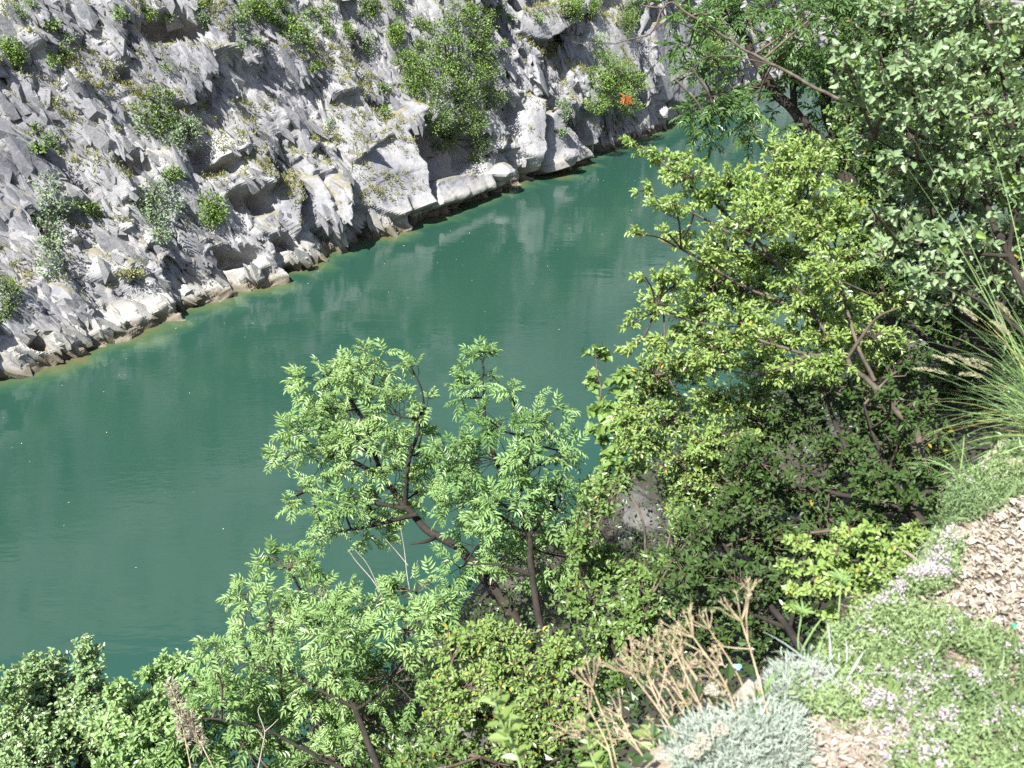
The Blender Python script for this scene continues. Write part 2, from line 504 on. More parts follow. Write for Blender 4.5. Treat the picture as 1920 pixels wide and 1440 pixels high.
# big smooth faces read off the photograph: outline (px, py) with how far each corner stands out, in metres
SLABS = [
    [(748, 212, 0.6), (762, 250, 0.9), (796, 392, 1.2), (735, 412, 1.0), (655, 385, 0.2), (640, 330, 0.1), (690, 270, 0.2)],
    [(620, 320, 0.3), (645, 330, 1.0), (640, 425, 1.4), (600, 440, 1.2), (585, 380, 0.2)],
    [(566, 325, 0.1), (590, 330, 0.9), (612, 400, 1.2), (590, 440, 1.0), (566, 390, 0.1)],
    [(520, 330, 0.1), (548, 335, 0.8), (560, 380, 1.1), (555, 440, 1.0), (515, 410, 0.1)],
    [(965, 180, 0.6), (988, 190, 1.5), (985, 330, 1.9), (966, 300, 0.9), (956, 240, 0.5)],
    [(1002, 215, 0.6), (1014, 200, 1.4), (1036, 320, 1.7), (1004, 335, 1.6), (994, 300, 0.6)],
    [(1040, 235, 0.4), (1058, 250, 1.0), (1078, 300, 1.4), (1044, 320, 0.8)],
    [(1205, 50, 0.4), (1290, 15, 0.8), (1325, 170, 0.9), (1270, 195, 0.8), (1215, 190, 0.5)],
    [(1095, 20, 0.5), (1160, 45, 0.9), (1172, 140, 1.0), (1100, 155, 0.6), (1075, 90, 0.4)],
    [(960, 20, 0.5), (1020, 15, 1.0), (1050, 45, 1.3), (1000, 82, 0.9), (950, 70, 0.4)],
    [(385, 255, 0.0), (432, 255, 1.1), (455, 300, 1.2), (400, 318, 0.2)],
    [(445, 300, 0.1), (492, 290, 0.9), (505, 360, 1.2), (440, 345, 0.2)],
    [(230, 110, 0.2), (330, 100, 0.8), (392, 150, 0.9), (350, 205, 0.4), (260, 190, 0.1)],
    [(113, 152, 0.6), (140, 148, 1.1), (142, 182, 1.2), (116, 182, 0.7)],
    [(262, 250, 0.1), (330, 318, 0.8), (332, 352, 1.0), (268, 312, 0.2)],
    [(128, 286, 0.1), (195, 300, 0.7), (262, 372, 0.9), (200, 382, 0.3), (138, 342, 0.1)],
    [(188, 378, 0.1), (242, 388, 0.8), (252, 440, 1.0), (198, 432, 0.2)],
    [(608, 178, 0.0), (690, 190, 0.7), (722, 258, 0.9), (645, 290, 0.4), (600, 240, 0.0)],
    [(1090, 190, 0.2), (1112, 185, 0.8), (1102, 270, 1.2), (1075, 290, 0.7)],
    [(795, 345, 0.7), (860, 330, 0.6), (928, 318, 0.6), (928, 352, 0.8), (860, 377, 0.9), (800, 400, 0.9)],
]

def inside(x, y, poly):
    ins = np.zeros(x.shape, bool); j = len(poly) - 1
    for i in range(len(poly)):
        xi, yi = poly[i]; xj, yj = poly[j]
        ins ^= ((yi > y) != (yj > y)) & (x < (xj - xi) * (y - yi) / (yj - yi + 1e-12) + xi)
        j = i
    return ins

SMOOTH = [None]                                 # where the big smooth faces lie on the cliff grid

def cliff_height(S, Z):
    L = Z * 1.12
    wx = 0.5 * fbm(S / 2.3, L / 2.3, 5, 2); wy = 0.8 * fbm(S / 2.3, L / 2.3, 55, 2)
    s, l = S + wx, L + wy
    h = 1.6 * fbm(S / 13.0, L / 11.0, 3, 3) + 0.4 * fbm(S / 4.0, L / 6.0, 8, 3)
    lat = np.zeros_like(h)
    rot = np.interp(S, [-12, 8, 25, 40], [0.72, 0.62, 0.45, 0.3])
    f1, e1 = facets(s, l, 2.0, 0.35, 2.6, 21, 0.6, 0.5, (0.35, -0.15))
    f2, e2 = facets(s + 3, l, 0.62, 0.42, 3.4, 31, 1.0, 0.8, (0.5, -0.10))
    f2b, e2b = facets(s - 5, l, 0.85, 0.25, 3.2, 37, 1.0, 0.8, (0.5, -0.10))
    k2 = sstep(14, 24, S + 4 * fbm(S / 5, L / 5, 63, 2))
    f2 = f2 * 0.75 * (1 - k2) + f2b * 1.0 * k2
    f3, e3 = facets(S + 0.5 * wx, L + 7 + 0.5 * wy, 0.33, 0.38, 3.0, 41, 1.0, 1.0, (0.5, -0.1))
    ridge = 1 - np.abs(2 * fbm((S * 0.85 + L * 0.5) / 0.55, (L * 0.85 - S * 0.5) / 1.9, 141, 3))
    rough = 0.4 + 0.9 * sstep(-0.3, 0.15, fbm(S / 6.0, L / 5.0, 77, 3))
    d = f1 * 1.0 + rough * (0.6 * f2 + f3 * 0.3 + 0.18 * ridge * ridge)
    d -= 0.18 * (1 - sstep(0.0, 0.08, e1))
    d += 0.10 * fbm(S / 0.5, L / 0.9, 91, 4) * rough
    base = 0.72 + 0.28 * sstep(0.2, 2.5, Z)
    h = h * (0.12 + 0.88 * sstep(0.3, 5.0, Z)) + d * base
    for (px, py, rx, ry, amp, tilt) in FEATURES:
        s0, z0 = cliff_sz(px, py)
        sx, _ = cliff_sz(px + rx, py); _, zy = cliff_sz(px, py - ry)
        rs = max(abs(sx - s0), 0.5); rz = max(abs(zy - z0), 0.5)
        a, b = (S - s0) / rs, (Z - z0) / rz
        a2 = a + tilt * b
        r = np.sqrt(a2 * a2 + b * b) + 0.28 * fbm(S / 1.2, L / 1.2, 13, 3)
        h += amp * (1 - sstep(0.55, 1.05, r))
    # faces: a tilted plane inside its outline, broken edges
    jx = 0.25 * fbm(S / 1.3, L / 1.3, 201, 2); jy = 0.25 * fbm(S / 1.3, L / 1.3, 211, 2)
    for poly in SLABS:
        q = [cliff_sz(px, py) for px, py, _ in poly]
        m = inside(S + jx, Z + jy, q)
        if not m.any():
            continue
        A = np.array([[a, b, 1.0] for a, b in q]); pr = np.array([p[2] for p in poly])
        co, *_ = np.linalg.lstsq(A, pr, rcond=None)
        plane = co[0] * S + co[1] * Z + co[2]
        lowf = 1.6 * fbm(S / 13.0, L / 11.0, 3, 3)
        face = lowf * (0.12 + 0.88 * sstep(0.3, 5.0, Z)) + plane + 0.12 * d + 0.05 * fbm(S / 0.9, L / 1.4, 93, 3)
        h = np.where(m, face, h)
        if S.size > 50000 and max(p[0] for p in poly) > 640 and not (600 <= poly[0][0] <= 625):
            SMOOTH[0] = m | (SMOOTH[0] if SMOOTH[0] is not None else False)
    # a water worn foot that stands out a little, with undercut notches
    h += 0.25 * (1 - sstep(0.3, 1.5, Z))
    notch = sstep(0.22, 0.42, fbm(S / 1.6, Z * 0 + 4, 66, 3))
    h -= 0.9 * notch * (1 - sstep(0.5, 1.6, Z))
    lat = 0.12 * d + 0.1 * fbm(S / 1.7, L / 1.7, 101, 2)
    return h, lat

s_ax = np.concatenate([np.arange(-110, -16, 1.0), np.arange(-16, 60, 0.115), np.arange(60, 96, 0.17), np.arange(96, 180, 0.8)])
z_ax = np.concatenate([np.arange(-2.0, 15.5, 0.085), np.arange(15.5, 60, 1.1)])
SS, ZZ = np.meshgrid(s_ax, z_ax, indexing='ij')
HH, LAT = cliff_height(SS, ZZ)
def soften(a):
    c = a.copy()
    for _ in range(2):                               # along the shore only: keeps slanting steps from turning into saw teeth
        c[1:-1] = 0.25 * c[:-2] + 0.5 * c[1:-1] + 0.25 * c[2:]
    c[:, 1:-1] = 0.16 * c[:, :-2] + 0.68 * c[:, 1:-1] + 0.16 * c[:, 2:]
    return c
HH, LAT = soften(HH), soften(LAT)
CV = cliff_point(SS, ZZ, HH, LAT)
ns, nz = SS.shape
ii = np.arange(ns - 1)[:, None] * nz + np.arange(nz - 1)[None, :]
cf = np.stack([ii, ii + nz, ii + nz + 1, ii + 1], -1).reshape(-1, 4)
# a plateau running back from the rim, so the top is not a bare edge
rim = CV[:, -1]
x_, y_, th_ = shore(s_ax)
back = rim + np.stack([-np.sin(th_) * 60, np.cos(th_) * 60, np.full(ns, 25.0)], -1)
allv = np.concatenate([CV.reshape(-1, 3), back])
j = np.arange(ns - 1)
capf = np.stack([j * nz + nz - 1, (j + 1) * nz + nz - 1, ns * nz + j + 1, ns * nz + j], -1)
cliff = obj('cliff', make_mesh('cliff', allv, [cf, capf]), M['rock'])
tag(cliff, 'jagged pale grey limestone cliff rising from the far waterline', None, None, 'structure')

CN = np.cross(np.gradient(CV, axis=0), np.gradient(CV, axis=1)); CN = unit(CN)
CU, CW, CD = (a.reshape(ns, nz) for a in proj(CV.reshape(-1, 3)))
fine_m = (SS > -15.9) & (SS < 95.5) & (ZZ < 15.4) & (ZZ > 0.0)
_fu, _fw, _fd = CU[fine_m], CW[fine_m], CD[fine_m]
_fv, _fn = CV[fine_m], CN[fine_m]

def on_cliff(px, py, r=7):
    """The displaced cliff surface nearest the eye under a photograph pixel: point and normal."""
    d2 = (_fu - px) ** 2 + (_fw - py) ** 2
    k = np.where(d2 < r * r)[0]
    if len(k) == 0:
        k = np.array([np.argmin(d2)])
    i = k[np.argmin(_fd[k])]
    return _fv[i], _fn[i]

def out_dir(s):
    th = np.interp(s, _S, _th)
    return np.array([math.sin(th), -math.cos(th), 0.0])

def boulder(px, py, r, name='boulder', label='', seed=0, flat=0.8, point=None, group=None):
    if point is None:
        point, _ = on_cliff(px, py)
    bm = bmesh.new()
    bmesh.ops.create_icosphere(bm, subdivisions=3, radius=1.0)
    co = np.array([v.co for v in bm.verts])
    q = np.array([unit(np.random.default_rng(seed * 7 + i).normal(0, 1, 3)) for i in range(16)])
    lim = np.random.default_rng(seed).uniform(0.62, 0.95, 16)
    dd = co @ q.T
    sc_ = np.min(np.where(dd > 0.05, lim[None, :] / np.maximum(dd, 0.05), 9), axis=1)
    co = co * np.minimum(sc_, 1.1)[:, None] * np.array([1.15, 0.9, flat])
    co += 0.05 * unit(co) * vnoise(co[:, 0] * 4 + seed, co[:, 1] * 4 + co[:, 2] * 3, seed)[:, None]
    for v, c in zip(bm.verts, co):
        v.co = c * r
    me = bpy.data.meshes.new(name); bm.to_mesh(me); bm.free()
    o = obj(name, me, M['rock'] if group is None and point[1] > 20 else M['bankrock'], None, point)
    o.rotation_euler = (0, 0, seed * 1.3)
    return tag(o, label, 'boulder', group)

boulder(947, 326, 0.95, label='white boulder at the waterline below the two rock fins', seed=3)
boulder(1245, 212, 0.8, label='pale boulder at the waterline under the smooth slab, far right', seed=4)
# angular shards that break out of the face along its bedding
def hull_proto(seed):
    r = np.random.default_rng(seed)
    n = 12
    y = np.concatenate([r.uniform(-0.5, 0.15, n - 4), r.uniform(0.2, 0.42, 3), [0.5]])
    rad = 0.5 * (1 - 0.72 * np.clip(y * 2, 0, 1)) * r.uniform(0.75, 1.0, n)
    th = np.arange(n) * 2.4 + r.uniform(-0.6, 0.6, n)
    pts = np.stack([rad * np.cos(th) + 0.22 * y, y, 0.9 * rad * np.sin(th)], -1)
    bm = bmesh.new()
    for p in pts:
        bm.verts.new(p)
    res = bmesh.ops.convex_hull(bm, input=bm.verts[:])
    bmesh.ops.delete(bm, geom=[v for v in bm.verts if not v.link_faces], context='VERTS')
    bmesh.ops.triangulate(bm, faces=bm.faces[:])
    bm.normal_update(); bm.verts.index_update()
    V = np.array([v.co for v in bm.verts]); F = np.array([[v.index for v in f.verts] for f in bm.faces])
    bm.free()
    return V, F
PROTO = [hull_proto(900 + i) for i in range(28)]
rng = np.random.default_rng(404)
_ok = fine_m & ~SMOOTH[0] & (SS < 70)
for (px, py, rx, ry, amp, tilt) in FEATURES:         # keep the hollows open
    if amp < -0.85:
        _ok &= ~(((CU - px) / rx) ** 2 + ((CW - py) / ry) ** 2 < 0.8)
_oi, _oj = np.where(_ok)
_wt = np.where(ZZ[_oi, _oj] < 0.3, 0.3, 1.0) * np.where(SS[_oi, _oj] > 55, 0.5, 1.0)
_clump = np.clip(fbm(SS[_oi, _oj] / 3.0, ZZ[_oi, _oj] / 3.0, 303, 3) + 0.6, 0.12, 1)
_wt = _wt * _clump; _wt /= _wt.sum()
def shard_frames(n, lo, hi):
    k = rng.choice(len(_oi), n, p=_wt)
    i, j = _oi[k], _oj[k]
    p = CV[i, j]; nn = CN[i, j]; s_ = SS[i, j]
    th = np.interp(s_, _S, _th)
    t = np.stack([np.cos(th), np.sin(th), 0 * th], -1); o = np.stack([np.sin(th), -np.cos(th), 0 * th], -1)
    nb_ = unit(o * 0.9 + UPV * 0.45 + 0.25 * nn)
    lean = np.interp(s_, [-12, 8, 25, 40], [0.75, 0.6, 0.4, 0.25]) + rng.normal(0, 0.22, n)
    y = UPV - t * lean[:, None]; y = unit(y - nb_ * np.sum(y * nb_, -1, keepdims=True)); y = unit(y + nb_ * rng.uniform(-0.05, 0.35, n)[:, None])
    z = unit(nb_ - t * rng.uniform(-0.35, 0.95, n)[:, None] + UPV * rng.normal(0, 0.15, n)[:, None]); x = unit(np.cross(y, z)); z = np.cross(x, y)
    L = lo * (hi / lo) ** rng.random(n)
    sc3 = np.stack([L * rng.uniform(0.28, 0.55, n), L, L * rng.uniform(0.28, 0.6, n)], -1)
    return p - nb_ * (0.06 * L)[:, None], np.stack([x, y, z], -2), sc3
UPV = np.array([0, 0, 1.0])
from mathutils import Matrix
slab_me = []
for V, F in PROTO:
    me = make_mesh('rock_slab', V, [F]); me.materials.append(M['rock']); slab_me.append(me)
p, A, sc3 = shard_frames(300, 1.5, 3.4)
for i in range(len(p)):
    o = bpy.data.objects.new('rock_slab', slab_me[i % len(slab_me)]); COL.objects.link(o); o.parent = cliff
    B = (A[i] * sc3[i][:, None]).T
    o.matrix_local = Matrix([[*B[0], p[i][0]], [*B[1], p[i][1]], [*B[2], p[i][2]], [0, 0, 0, 1]])
VV, FF, n0 = [], [], 0
for cnt, lo, hi in ((6200, 0.6, 1.7), (5000, 0.22, 0.6)):
    p, A, sc3 = shard_frames(cnt, lo, hi)
    for i in range(cnt):
        V, F = PROTO[i % len(PROTO)]
        VV.append(p[i] + (V * sc3[i]) @ A[i]); FF.append(F + n0); n0 += len(V)
o = obj('rock_shards', make_mesh('rock_shards', np.concatenate(VV), [np.concatenate(FF)]), M['rock'], cliff); o['kind'] = 'stuff'

boulder(345, 545, 0.7, label='brown boulder at the waterline below the grey bush', seed=8)
boulder(1075, 290, 0.6, label='small ochre boulder at the foot of the streaked rock', seed=10)

# ------------------------------------------------------------------ water
t_ax = np.concatenate([np.arange(-110, -20, 2.0), np.arange(-20, 96, 0.4), np.arange(96, 180, 1.5)])
w_ax = np.concatenate([[-6, -3], np.arange(-2, 5, 0.25), np.arange(5, 90, 3.0)])
TT, WW = np.meshgrid(t_ax, w_ax, indexing='ij')
xs, ys, ths = shore(TT)
wide = np.interp(TT, [-110, 90, 130, 180], [1, 1, 0.35, 0.3])
WV = np.stack([xs + np.sin(ths) * WW * wide, ys - np.cos(ths) * WW * wide, np.zeros_like(TT)], -1)
iz0 = int(np.argmin(abs(z_ax)))
# the true waterline of the roughened rock, as metres out from the smooth shore
hz0 = np.interp(t_ax, s_ax, HH[:, iz0])
dist = np.clip((WW - hz0[:, None] * 0.9), -2, 60)
ns2, nw2 = TT.shape
i2 = np.arange(ns2 - 1)[:, None] * nw2 + np.arange(nw2 - 1)[None, :]
wf = np.stack([i2, i2 + 1, i2 + nw2 + 1, i2 + nw2], -1).reshape(-1, 4)
# faces upward
water = obj('water', make_mesh('water', WV.reshape(-1, 3), [wf[:, ::-1]], dist.ravel(), True), M['water'])
tag(water, 'calm teal green river water below the cliff', None, None, 'structure')

# ------------------------------------------------------------------ near bank
E0 = np.array([1.0, 1.8]); TB = np.array([0.70, 0.714]); NB = np.array([-0.714, 0.70])
PATH_Z = 16.4

def bank_z(x, y):
    rx, ry = x - E0[0], y - E0[1]
    b = rx * NB[0] + ry * NB[1]; a = rx * TB[0] + ry * TB[1]
    b = b + 0.35 * fbm(a / 1.3, a * 0 + 2, 7, 3)
    bp = np.maximum(b, 0)
    drop = 1.0 * (1 - np.exp(-bp * 5.0)) + 0.84 * bp + 2.6 * np.maximum(bp - 4.5, 0)
    rise = 0.8 * np.maximum(-b - 3.2, 0)
    z = PATH_Z - drop + rise + 0.05 * fbm(x / 0.35, y / 0.35, 9, 4)
    z = z + sstep(0.3, 2.0, b) * (0.7 * fbm(x / 1.8, y / 1.8, 19, 4))
    return np.maximum(z, -3.0)

def gaxis(lo, f0, f1, hi, step, coarse):
    return np.concatenate([np.arange(lo, f0, coarse), np.arange(f0, f1, step), np.arange(f1, hi, coarse)])
a_ax = gaxis(-70, -4, 9, 150, 0.06, 1.0); b_ax = gaxis(-45, -3.0, 4.0, 14, 0.06, 0.6)
AA, BB = np.meshgrid(a_ax, b_ax, indexing='ij')
GX = E0[0] + TB[0] * AA + NB[0] * BB; GY = E0[1] + TB[1] * AA + NB[1] * BB
GV = np.stack([GX, GY, bank_z(GX, GY)], -1).reshape(-1, 3)
na, nb = AA.shape
i3 = np.arange(na - 1)[:, None] * nb + np.arange(nb - 1)[None, :]
gf = np.stack([i3, i3 + nb, i3 + nb + 1, i3 + 1], -1).reshape(-1, 4)
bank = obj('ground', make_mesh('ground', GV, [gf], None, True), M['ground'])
tag(bank, 'pale earth path edge and steep near bank', None, None, 'structure')

def G(px, py):
    """Where the ray through a photograph pixel meets the near bank."""
    d = ray(px, py)
    for t in np.arange(0.8, 14, 0.01):
        p = np.array([0, 0, CAM_Z]) + d * t
        if p[2] < bank_z(p[0], p[1]):
            return p
    return p

# ------------------------------------------------------------------ foliage machinery
OVAL = (np.array([(0, 0, 0), (-.42, .32, .12), (-.34, .70, .04), (0, 1, -.16), (.34, .70, .04), (.42, .32, .12)]), [np.array([(0, 3, 2, 1), (0, 5, 4, 3)])])
TRI = (np.array([(0, 0, 0), (-.45, .5, .08), (0, 1, -.05), (.45, .5, .08)]), [np.array([(0, 2, 1), (0, 3, 2)])])
_half = [(.24, -.08), (.50, .12), (.42, .30), (.52, .56), (.31, .62), (.20, .82)]
LOBED = (np.array([(0, 0, 0)] + [(-x, y, .10 * x) for x, y in _half] + [(0, 1, -.05)] + [(x, y, .10 * x) for x, y in reversed(_half)]),
         [np.array([[0, 7, 6, 5, 4, 3, 2, 1], [0, 13, 12, 11, 10, 9, 8, 7]])])
SOFT = (np.array([(0, 0, 0), (-.34, .06, .10), (-.50, .34, .14), (-.36, .55, .05), (-.30, .78, .02), (0, 1, -.16), (.30, .78, .02), (.36, .55, .05), (.50, .34, .14), (.34, .06, .10)]), [np.array([(0, 5, 4, 3, 2, 1), (0, 9, 8, 7, 6, 5)])])
HEART = (np.array([(0, 0, 0), (-.30, -.10, .06), (-.50, .20, .12), (-.34, .60, .08), (0, 1, -.08), (.34, .60, .08), (.50, .20, .12), (.30, -.10, .06)]), [np.array([(0, 4, 3, 2, 1), (0, 7, 6, 5, 4)])])

class Leaves:
    def __init__(self):
        self.d = []
    def add(self, pos, dr, nr, ln, wd, tint):
        pos = np.atleast_2d(pos); n = len(pos)
        self.d.append([pos, np.broadcast_to(dr, (n, 3)), np.broadcast_to(nr, (n, 3)), np.broadcast_to(ln, (n,)), np.broadcast_to(wd, (n,)), np.broadcast_to(tint, (n,))])
    def arrays(self):
        return [np.concatenate([e[i] for e in self.d]) for i in range(6)]
    def mesh(self, name, template=OVAL, origin=(0, 0, 0), sel=None):
        pos, dr, nr, ln, wd, ti = self.arrays()
        if sel is not None:
            pos, dr, nr, ln, wd, ti = (a[sel] for a in (pos, dr, nr, ln, wd, ti))
        dr = unit(dr); x = unit(np.cross(dr, nr)); nz_ = np.cross(x, dr)
        TV, TF = template
        k = len(TV); n = len(pos)
        V = pos[:, None, :] + TV[None, :, 0, None] * x[:, None, :] * wd[:, None, None] + TV[None, :, 1, None] * dr[:, None, :] * ln[:, None, None] + TV[None, :, 2, None] * nz_[:, None, :] * ln[:, None, None]
        F = [(np.arange(n)[:, None, None] * k + f[None]).reshape(-1, f.shape[1]) for f in TF]
        return make_mesh(name, V.reshape(-1, 3) - np.asarray(origin), F, np.repeat(ti, k))

UP = np.array([0, 0, 1.0])

def leaf_normals(outward, up=0.6, sun=0.35, out=0.35, rnd=0.5):
    n = len(outward)
    return unit(UP * up + SUN * sun + outward * out + rng.normal(0, rnd, (n, 3)))

def compound(lv, pos, dr, nr, ln, tint, pairs=4, ratio=0.34):
    """Pinnate leaves: opposite leaflets along a drooping midrib and one at its tip."""
    dr = unit(dr); x = unit(np.cross(dr, nr)); nr = np.cross(x, dr)
    n = len(pos)
    for k in range(pairs):
        t = 0.26 + 0.62 * k / (pairs - 1)
        p = pos + dr * (ln * t)[:, None] - UP * (ln * 0.12 * t * t)[:, None]
        l = ln * (0.36 + 0.1 * math.sin(math.pi * (k + 0.5) / pairs)) * rng.uniform(0.85, 1.15, n)
        for sgn in (-1, 1):
            d = unit(x * sgn * 0.8 + dr * (0.5 + 0.25 * t) - UP * 0.12 + rng.normal(0, 0.12, (n, 3)))
            lv.add(p, d, unit(nr + x * sgn * 0.25 + rng.normal(0, 0.15, (n, 3))), l, l * ratio, np.clip(tint + rng.normal(0, 0.06, n), 0, 1))
    p = pos + dr * (ln * 0.92)[:, None] - UP * (ln * 0.11)[:, None]
    lv.add(p, unit(dr - UP * 0.2), nr, ln * 0.42, ln * 0.42 * ratio, tint)
    lv.add(pos, unit(dr - UP * 0.18), nr, ln * 0.95, ln * 0.02, tint)

def plant(name, label, cat, limbs, clumps, leaf, mats, group=None, limb_r=(0.05, 0.02), seed=0, twig_r=0.004, dens=1.0, single=None, bs=0.5, lr={}, part_names=('trunk', 'branch')):
    """limbs: polylines of (px, py, depth); clumps: (px, py, depth, rx px, ry px). leaf: dict(kind, size, ...)."""
    global rng
    rng = np.random.default_rng(1000 + seed)
    W = [np.array([P(*q) for q in lb]) for lb in limbs]
    b0 = W[0][0]; gz = float(bank_z(b0[0], b0[1])) - 0.1
    if gz < b0[2]:                                   # carry the stem down to the bank
        W[0] = np.vstack([[b0[0], b0[1], gz], W[0]])
    base = W[0][0]
    root = empty(name, base, label, cat, group)
    limb_pts = []
    for k, w in enumerate(W):
        n = 6
        sp = spline(w, n)
        ln = np.linalg.norm(np.diff(sp, axis=0), axis=1).sum()
        wob = np.stack([fbm(np.linspace(0, len(w), len(sp)) * 1.3, np.full(len(sp), k * 9.1 + c * 3.3), seed + 5, 3) for c in range(3)], -1) * 0.014 * ln
        fade = np.minimum(np.linspace(0, 1, len(sp)) * 4, 1)[:, None]
        sp = sp + wob * fade
        r0, r1 = limb_r if k == 0 else (limb_r[0] * bs, limb_r[1] * 0.7)
        r0, r1, bm_ = (*lr.get(k, (r0, r1)), mats[1])[:3]
        ac = Acc(); ac.tube(sp, np.linspace(r0, r1, len(sp)), 7)
        obj(part_names[0] if k == 0 else part_names[1], ac.mesh('limb', base), bm_, root)
        limb_pts.append(sp)
    LP = np.concatenate(limb_pts)
    lv = Leaves(); tw = Acc()
    size = leaf['size']; kind = leaf['kind']
    ratio = leaf.get('ratio', 0.5)
    bias = np.asarray(leaf.get('bias', (0, 0, 0.25)))
    for (px, py, d, rx, ry) in clumps:
        c = P(px, py, d)
        ctint = rng.uniform(0.0, 0.95)
        rx, ry = rx * d / FPX, ry * d / FPX
        rz = max(0.5 * (rx + ry), 0.9 * size) * leaf.get('deep', 1.1)
        ax = np.array([1.0, 0, 0]); fw = np.array([0, CP, -SP]); uv = np.array([0, SP, CP])
        st = LP[np.argmin(np.linalg.norm(LP - c, axis=1))]
        # the branch that carries this clump
        mid = (st + c) / 2 + rng.normal(0, 0.05, 3) * np.linalg.norm(c - st)
        sb = spline([st, mid, c], 5)
        tw.tube(sb, np.linspace(twig_r * 2.4, twig_r * 1.5, len(sb)), 5)
        nt = int(max(3, dens * leaf.get('k', 6.0) * rx * ry / size ** 2))
        for q in range(nt):
            v = unit(rng.normal(0, 1, 3)); r = rng.uniform(0.45, 1.0) ** 0.6
            if rng.random() < 0.12: r *= 1.35
            tgt = c + r * (v[0] * rx * ax + v[1] * ry * uv + v[2] * rz * fw) + bias * size * rng.uniform(0, 1)
            s0 = sb[rng.integers(len(sb) // 2, len(sb))] * 1.0
            s0 = s0 + (tgt - s0) * rng.uniform(0.0, 0.25)
            m = (s0 + tgt) / 2 + rng.normal(0, 0.1, 3) * np.linalg.norm(tgt - s0) + UP * 0.06 * np.linalg.norm(tgt - s0)
            tp = np.array([s0, (s0 + 2 * m) / 3 + (m - (s0 + tgt) / 2) * 0.2, (tgt + 2 * m) / 3, tgt])
            tw.tube(tp, np.array([1.0, 0.85, 0.7, 0.4]) * twig_r, 3)
            td = unit(tgt - m)
            if kind == 'compound':
                n = rng.integers(3, 7)
                a = rng.uniform(0, 6.28) + np.arange(n) * 2.4
                e1 = unit(np.cross(td, UP + 0.01)); e2 = np.cross(e1, td)
                dr = unit(td * 0.55 + np.cos(a)[:, None] * e1 + np.sin(a)[:, None] * e2 + UP * 0.05 + rng.normal(0, 0.15, (n, 3)))
                pos = tgt - td * (rng.uniform(0, 0.5, n) * size)[:, None] * 0.6
                nr = leaf_normals(dr, 0.9, 0.3, 0.15, 0.32)
                compound(lv, pos, dr, nr, size * rng.uniform(0.55, 1.25, n), np.full(n, np.clip(ctint + rng.normal(0, 0.16), 0, 0.95)), leaf.get('pairs', 4), leaf.get('ratio', 0.36))
            else:
                n = leaf.get('per', 10)
                t = np.sort(rng.uniform(0.25, 1.0, n))
                pos = np.where((t < 0.5)[:, None], s0 + (m - s0) * (2 * t)[:, None], m + (tgt - m) * (2 * t - 1)[:, None])
                e1 = unit(np.cross(td, UP + 0.01)); e2 = np.cross(e1, td)
                a = rng.uniform(0, 6.28) + np.arange(n) * leaf.get('phyl', 2.4)
                dr = unit(td * leaf.get('fwd', 0.7) + np.cos(a)[:, None] * e1 + np.sin(a)[:, None] * e2 + rng.normal(0, 0.2, (n, 3)) + UP * 0.1)
                nr = leaf_normals(dr, leaf.get('up', 0.7), 0.35, 0.2, leaf.get('rnd', 0.45))
                l = size * rng.uniform(0.65, 1.2, n)
                lv.add(pos, dr, nr, l, l * ratio * 2 * 0.6, np.clip(ctint * 0.35 + rng.beta(2, 2) * 0.3 + rng.beta(1.6, 1.6, n) * 0.35 + np.where(rng.random(n) < leaf.get('acc', 0.02), 1, 0), 0, 1))
    tm = tw.mesh('twigs', base)
    if tm is not None:
        o = obj('twigs', tm, mats[2] if len(mats) > 2 else mats[1], root); o['kind'] = 'stuff'
    tmpl = leaf.get('shape', OVAL)
    if single:
        # the leaves that show largest become parts of their own
        pos, dr, nr, ln, wd, ti = lv.arrays()
        u, w, dep = proj(pos)
        vis = (u > -20) & (u < 1940) & (w > -20) & (w < 1460)
        score = ln / dep * np.where(vis, 1, 0)
        top = np.argsort(-score)[:single]
        rest = np.ones(len(pos), bool); rest[top] = False
        protos = []
        for t in np.linspace(0.05, 0.98, 8):
            l1 = Leaves(); l1.add(np.zeros((1, 3)), (0, 1, 0), (0, 0, 1), 1.0, 1.0, t)
            me = l1.mesh('leaf', tmpl); me.materials.append(mats[0]); protos.append(me)
        from mathutils import Matrix
        for i in top:
            y_ = unit(dr[i]); x_ = unit(np.cross(y_, nr[i])); z_ = np.cross(x_, y_)
            o = bpy.data.objects.new('leaf', protos[min(7, int(ti[i] * 8))])
            COL.objects.link(o); o.parent = root
            mm = Matrix(((x_[0] * wd[i], y_[0] * ln[i], z_[0] * ln[i], pos[i][0] - base[0]), (x_[1] * wd[i], y_[1] * ln[i], z_[1] * ln[i], pos[i][1] - base[1]), (x_[2] * wd[i], y_[2] * ln[i], z_[2] * ln[i], pos[i][2] - base[2]), (0, 0, 0, 1)))
            o.matrix_local = mm
        o = obj('crown', lv.mesh('crown', tmpl, base, rest), mats[0], root)
    else:
        o = obj('crown', lv.mesh('crown', tmpl, base), mats[0], root)
    o['kind'] = 'stuff'
    return root

def dd(lst, d, jit=0.0):
    r = np.random.default_rng(5)
    return [(a, b, d + jit * r.uniform(-1, 1), c, e) for a, b, c, e in lst]

ASH = dict(kind='compound', size=0.115, k=4.6, pairs=4, ratio=0.32)
B1, B2, TWG = M['bark'], M['bark2'], M['twig']

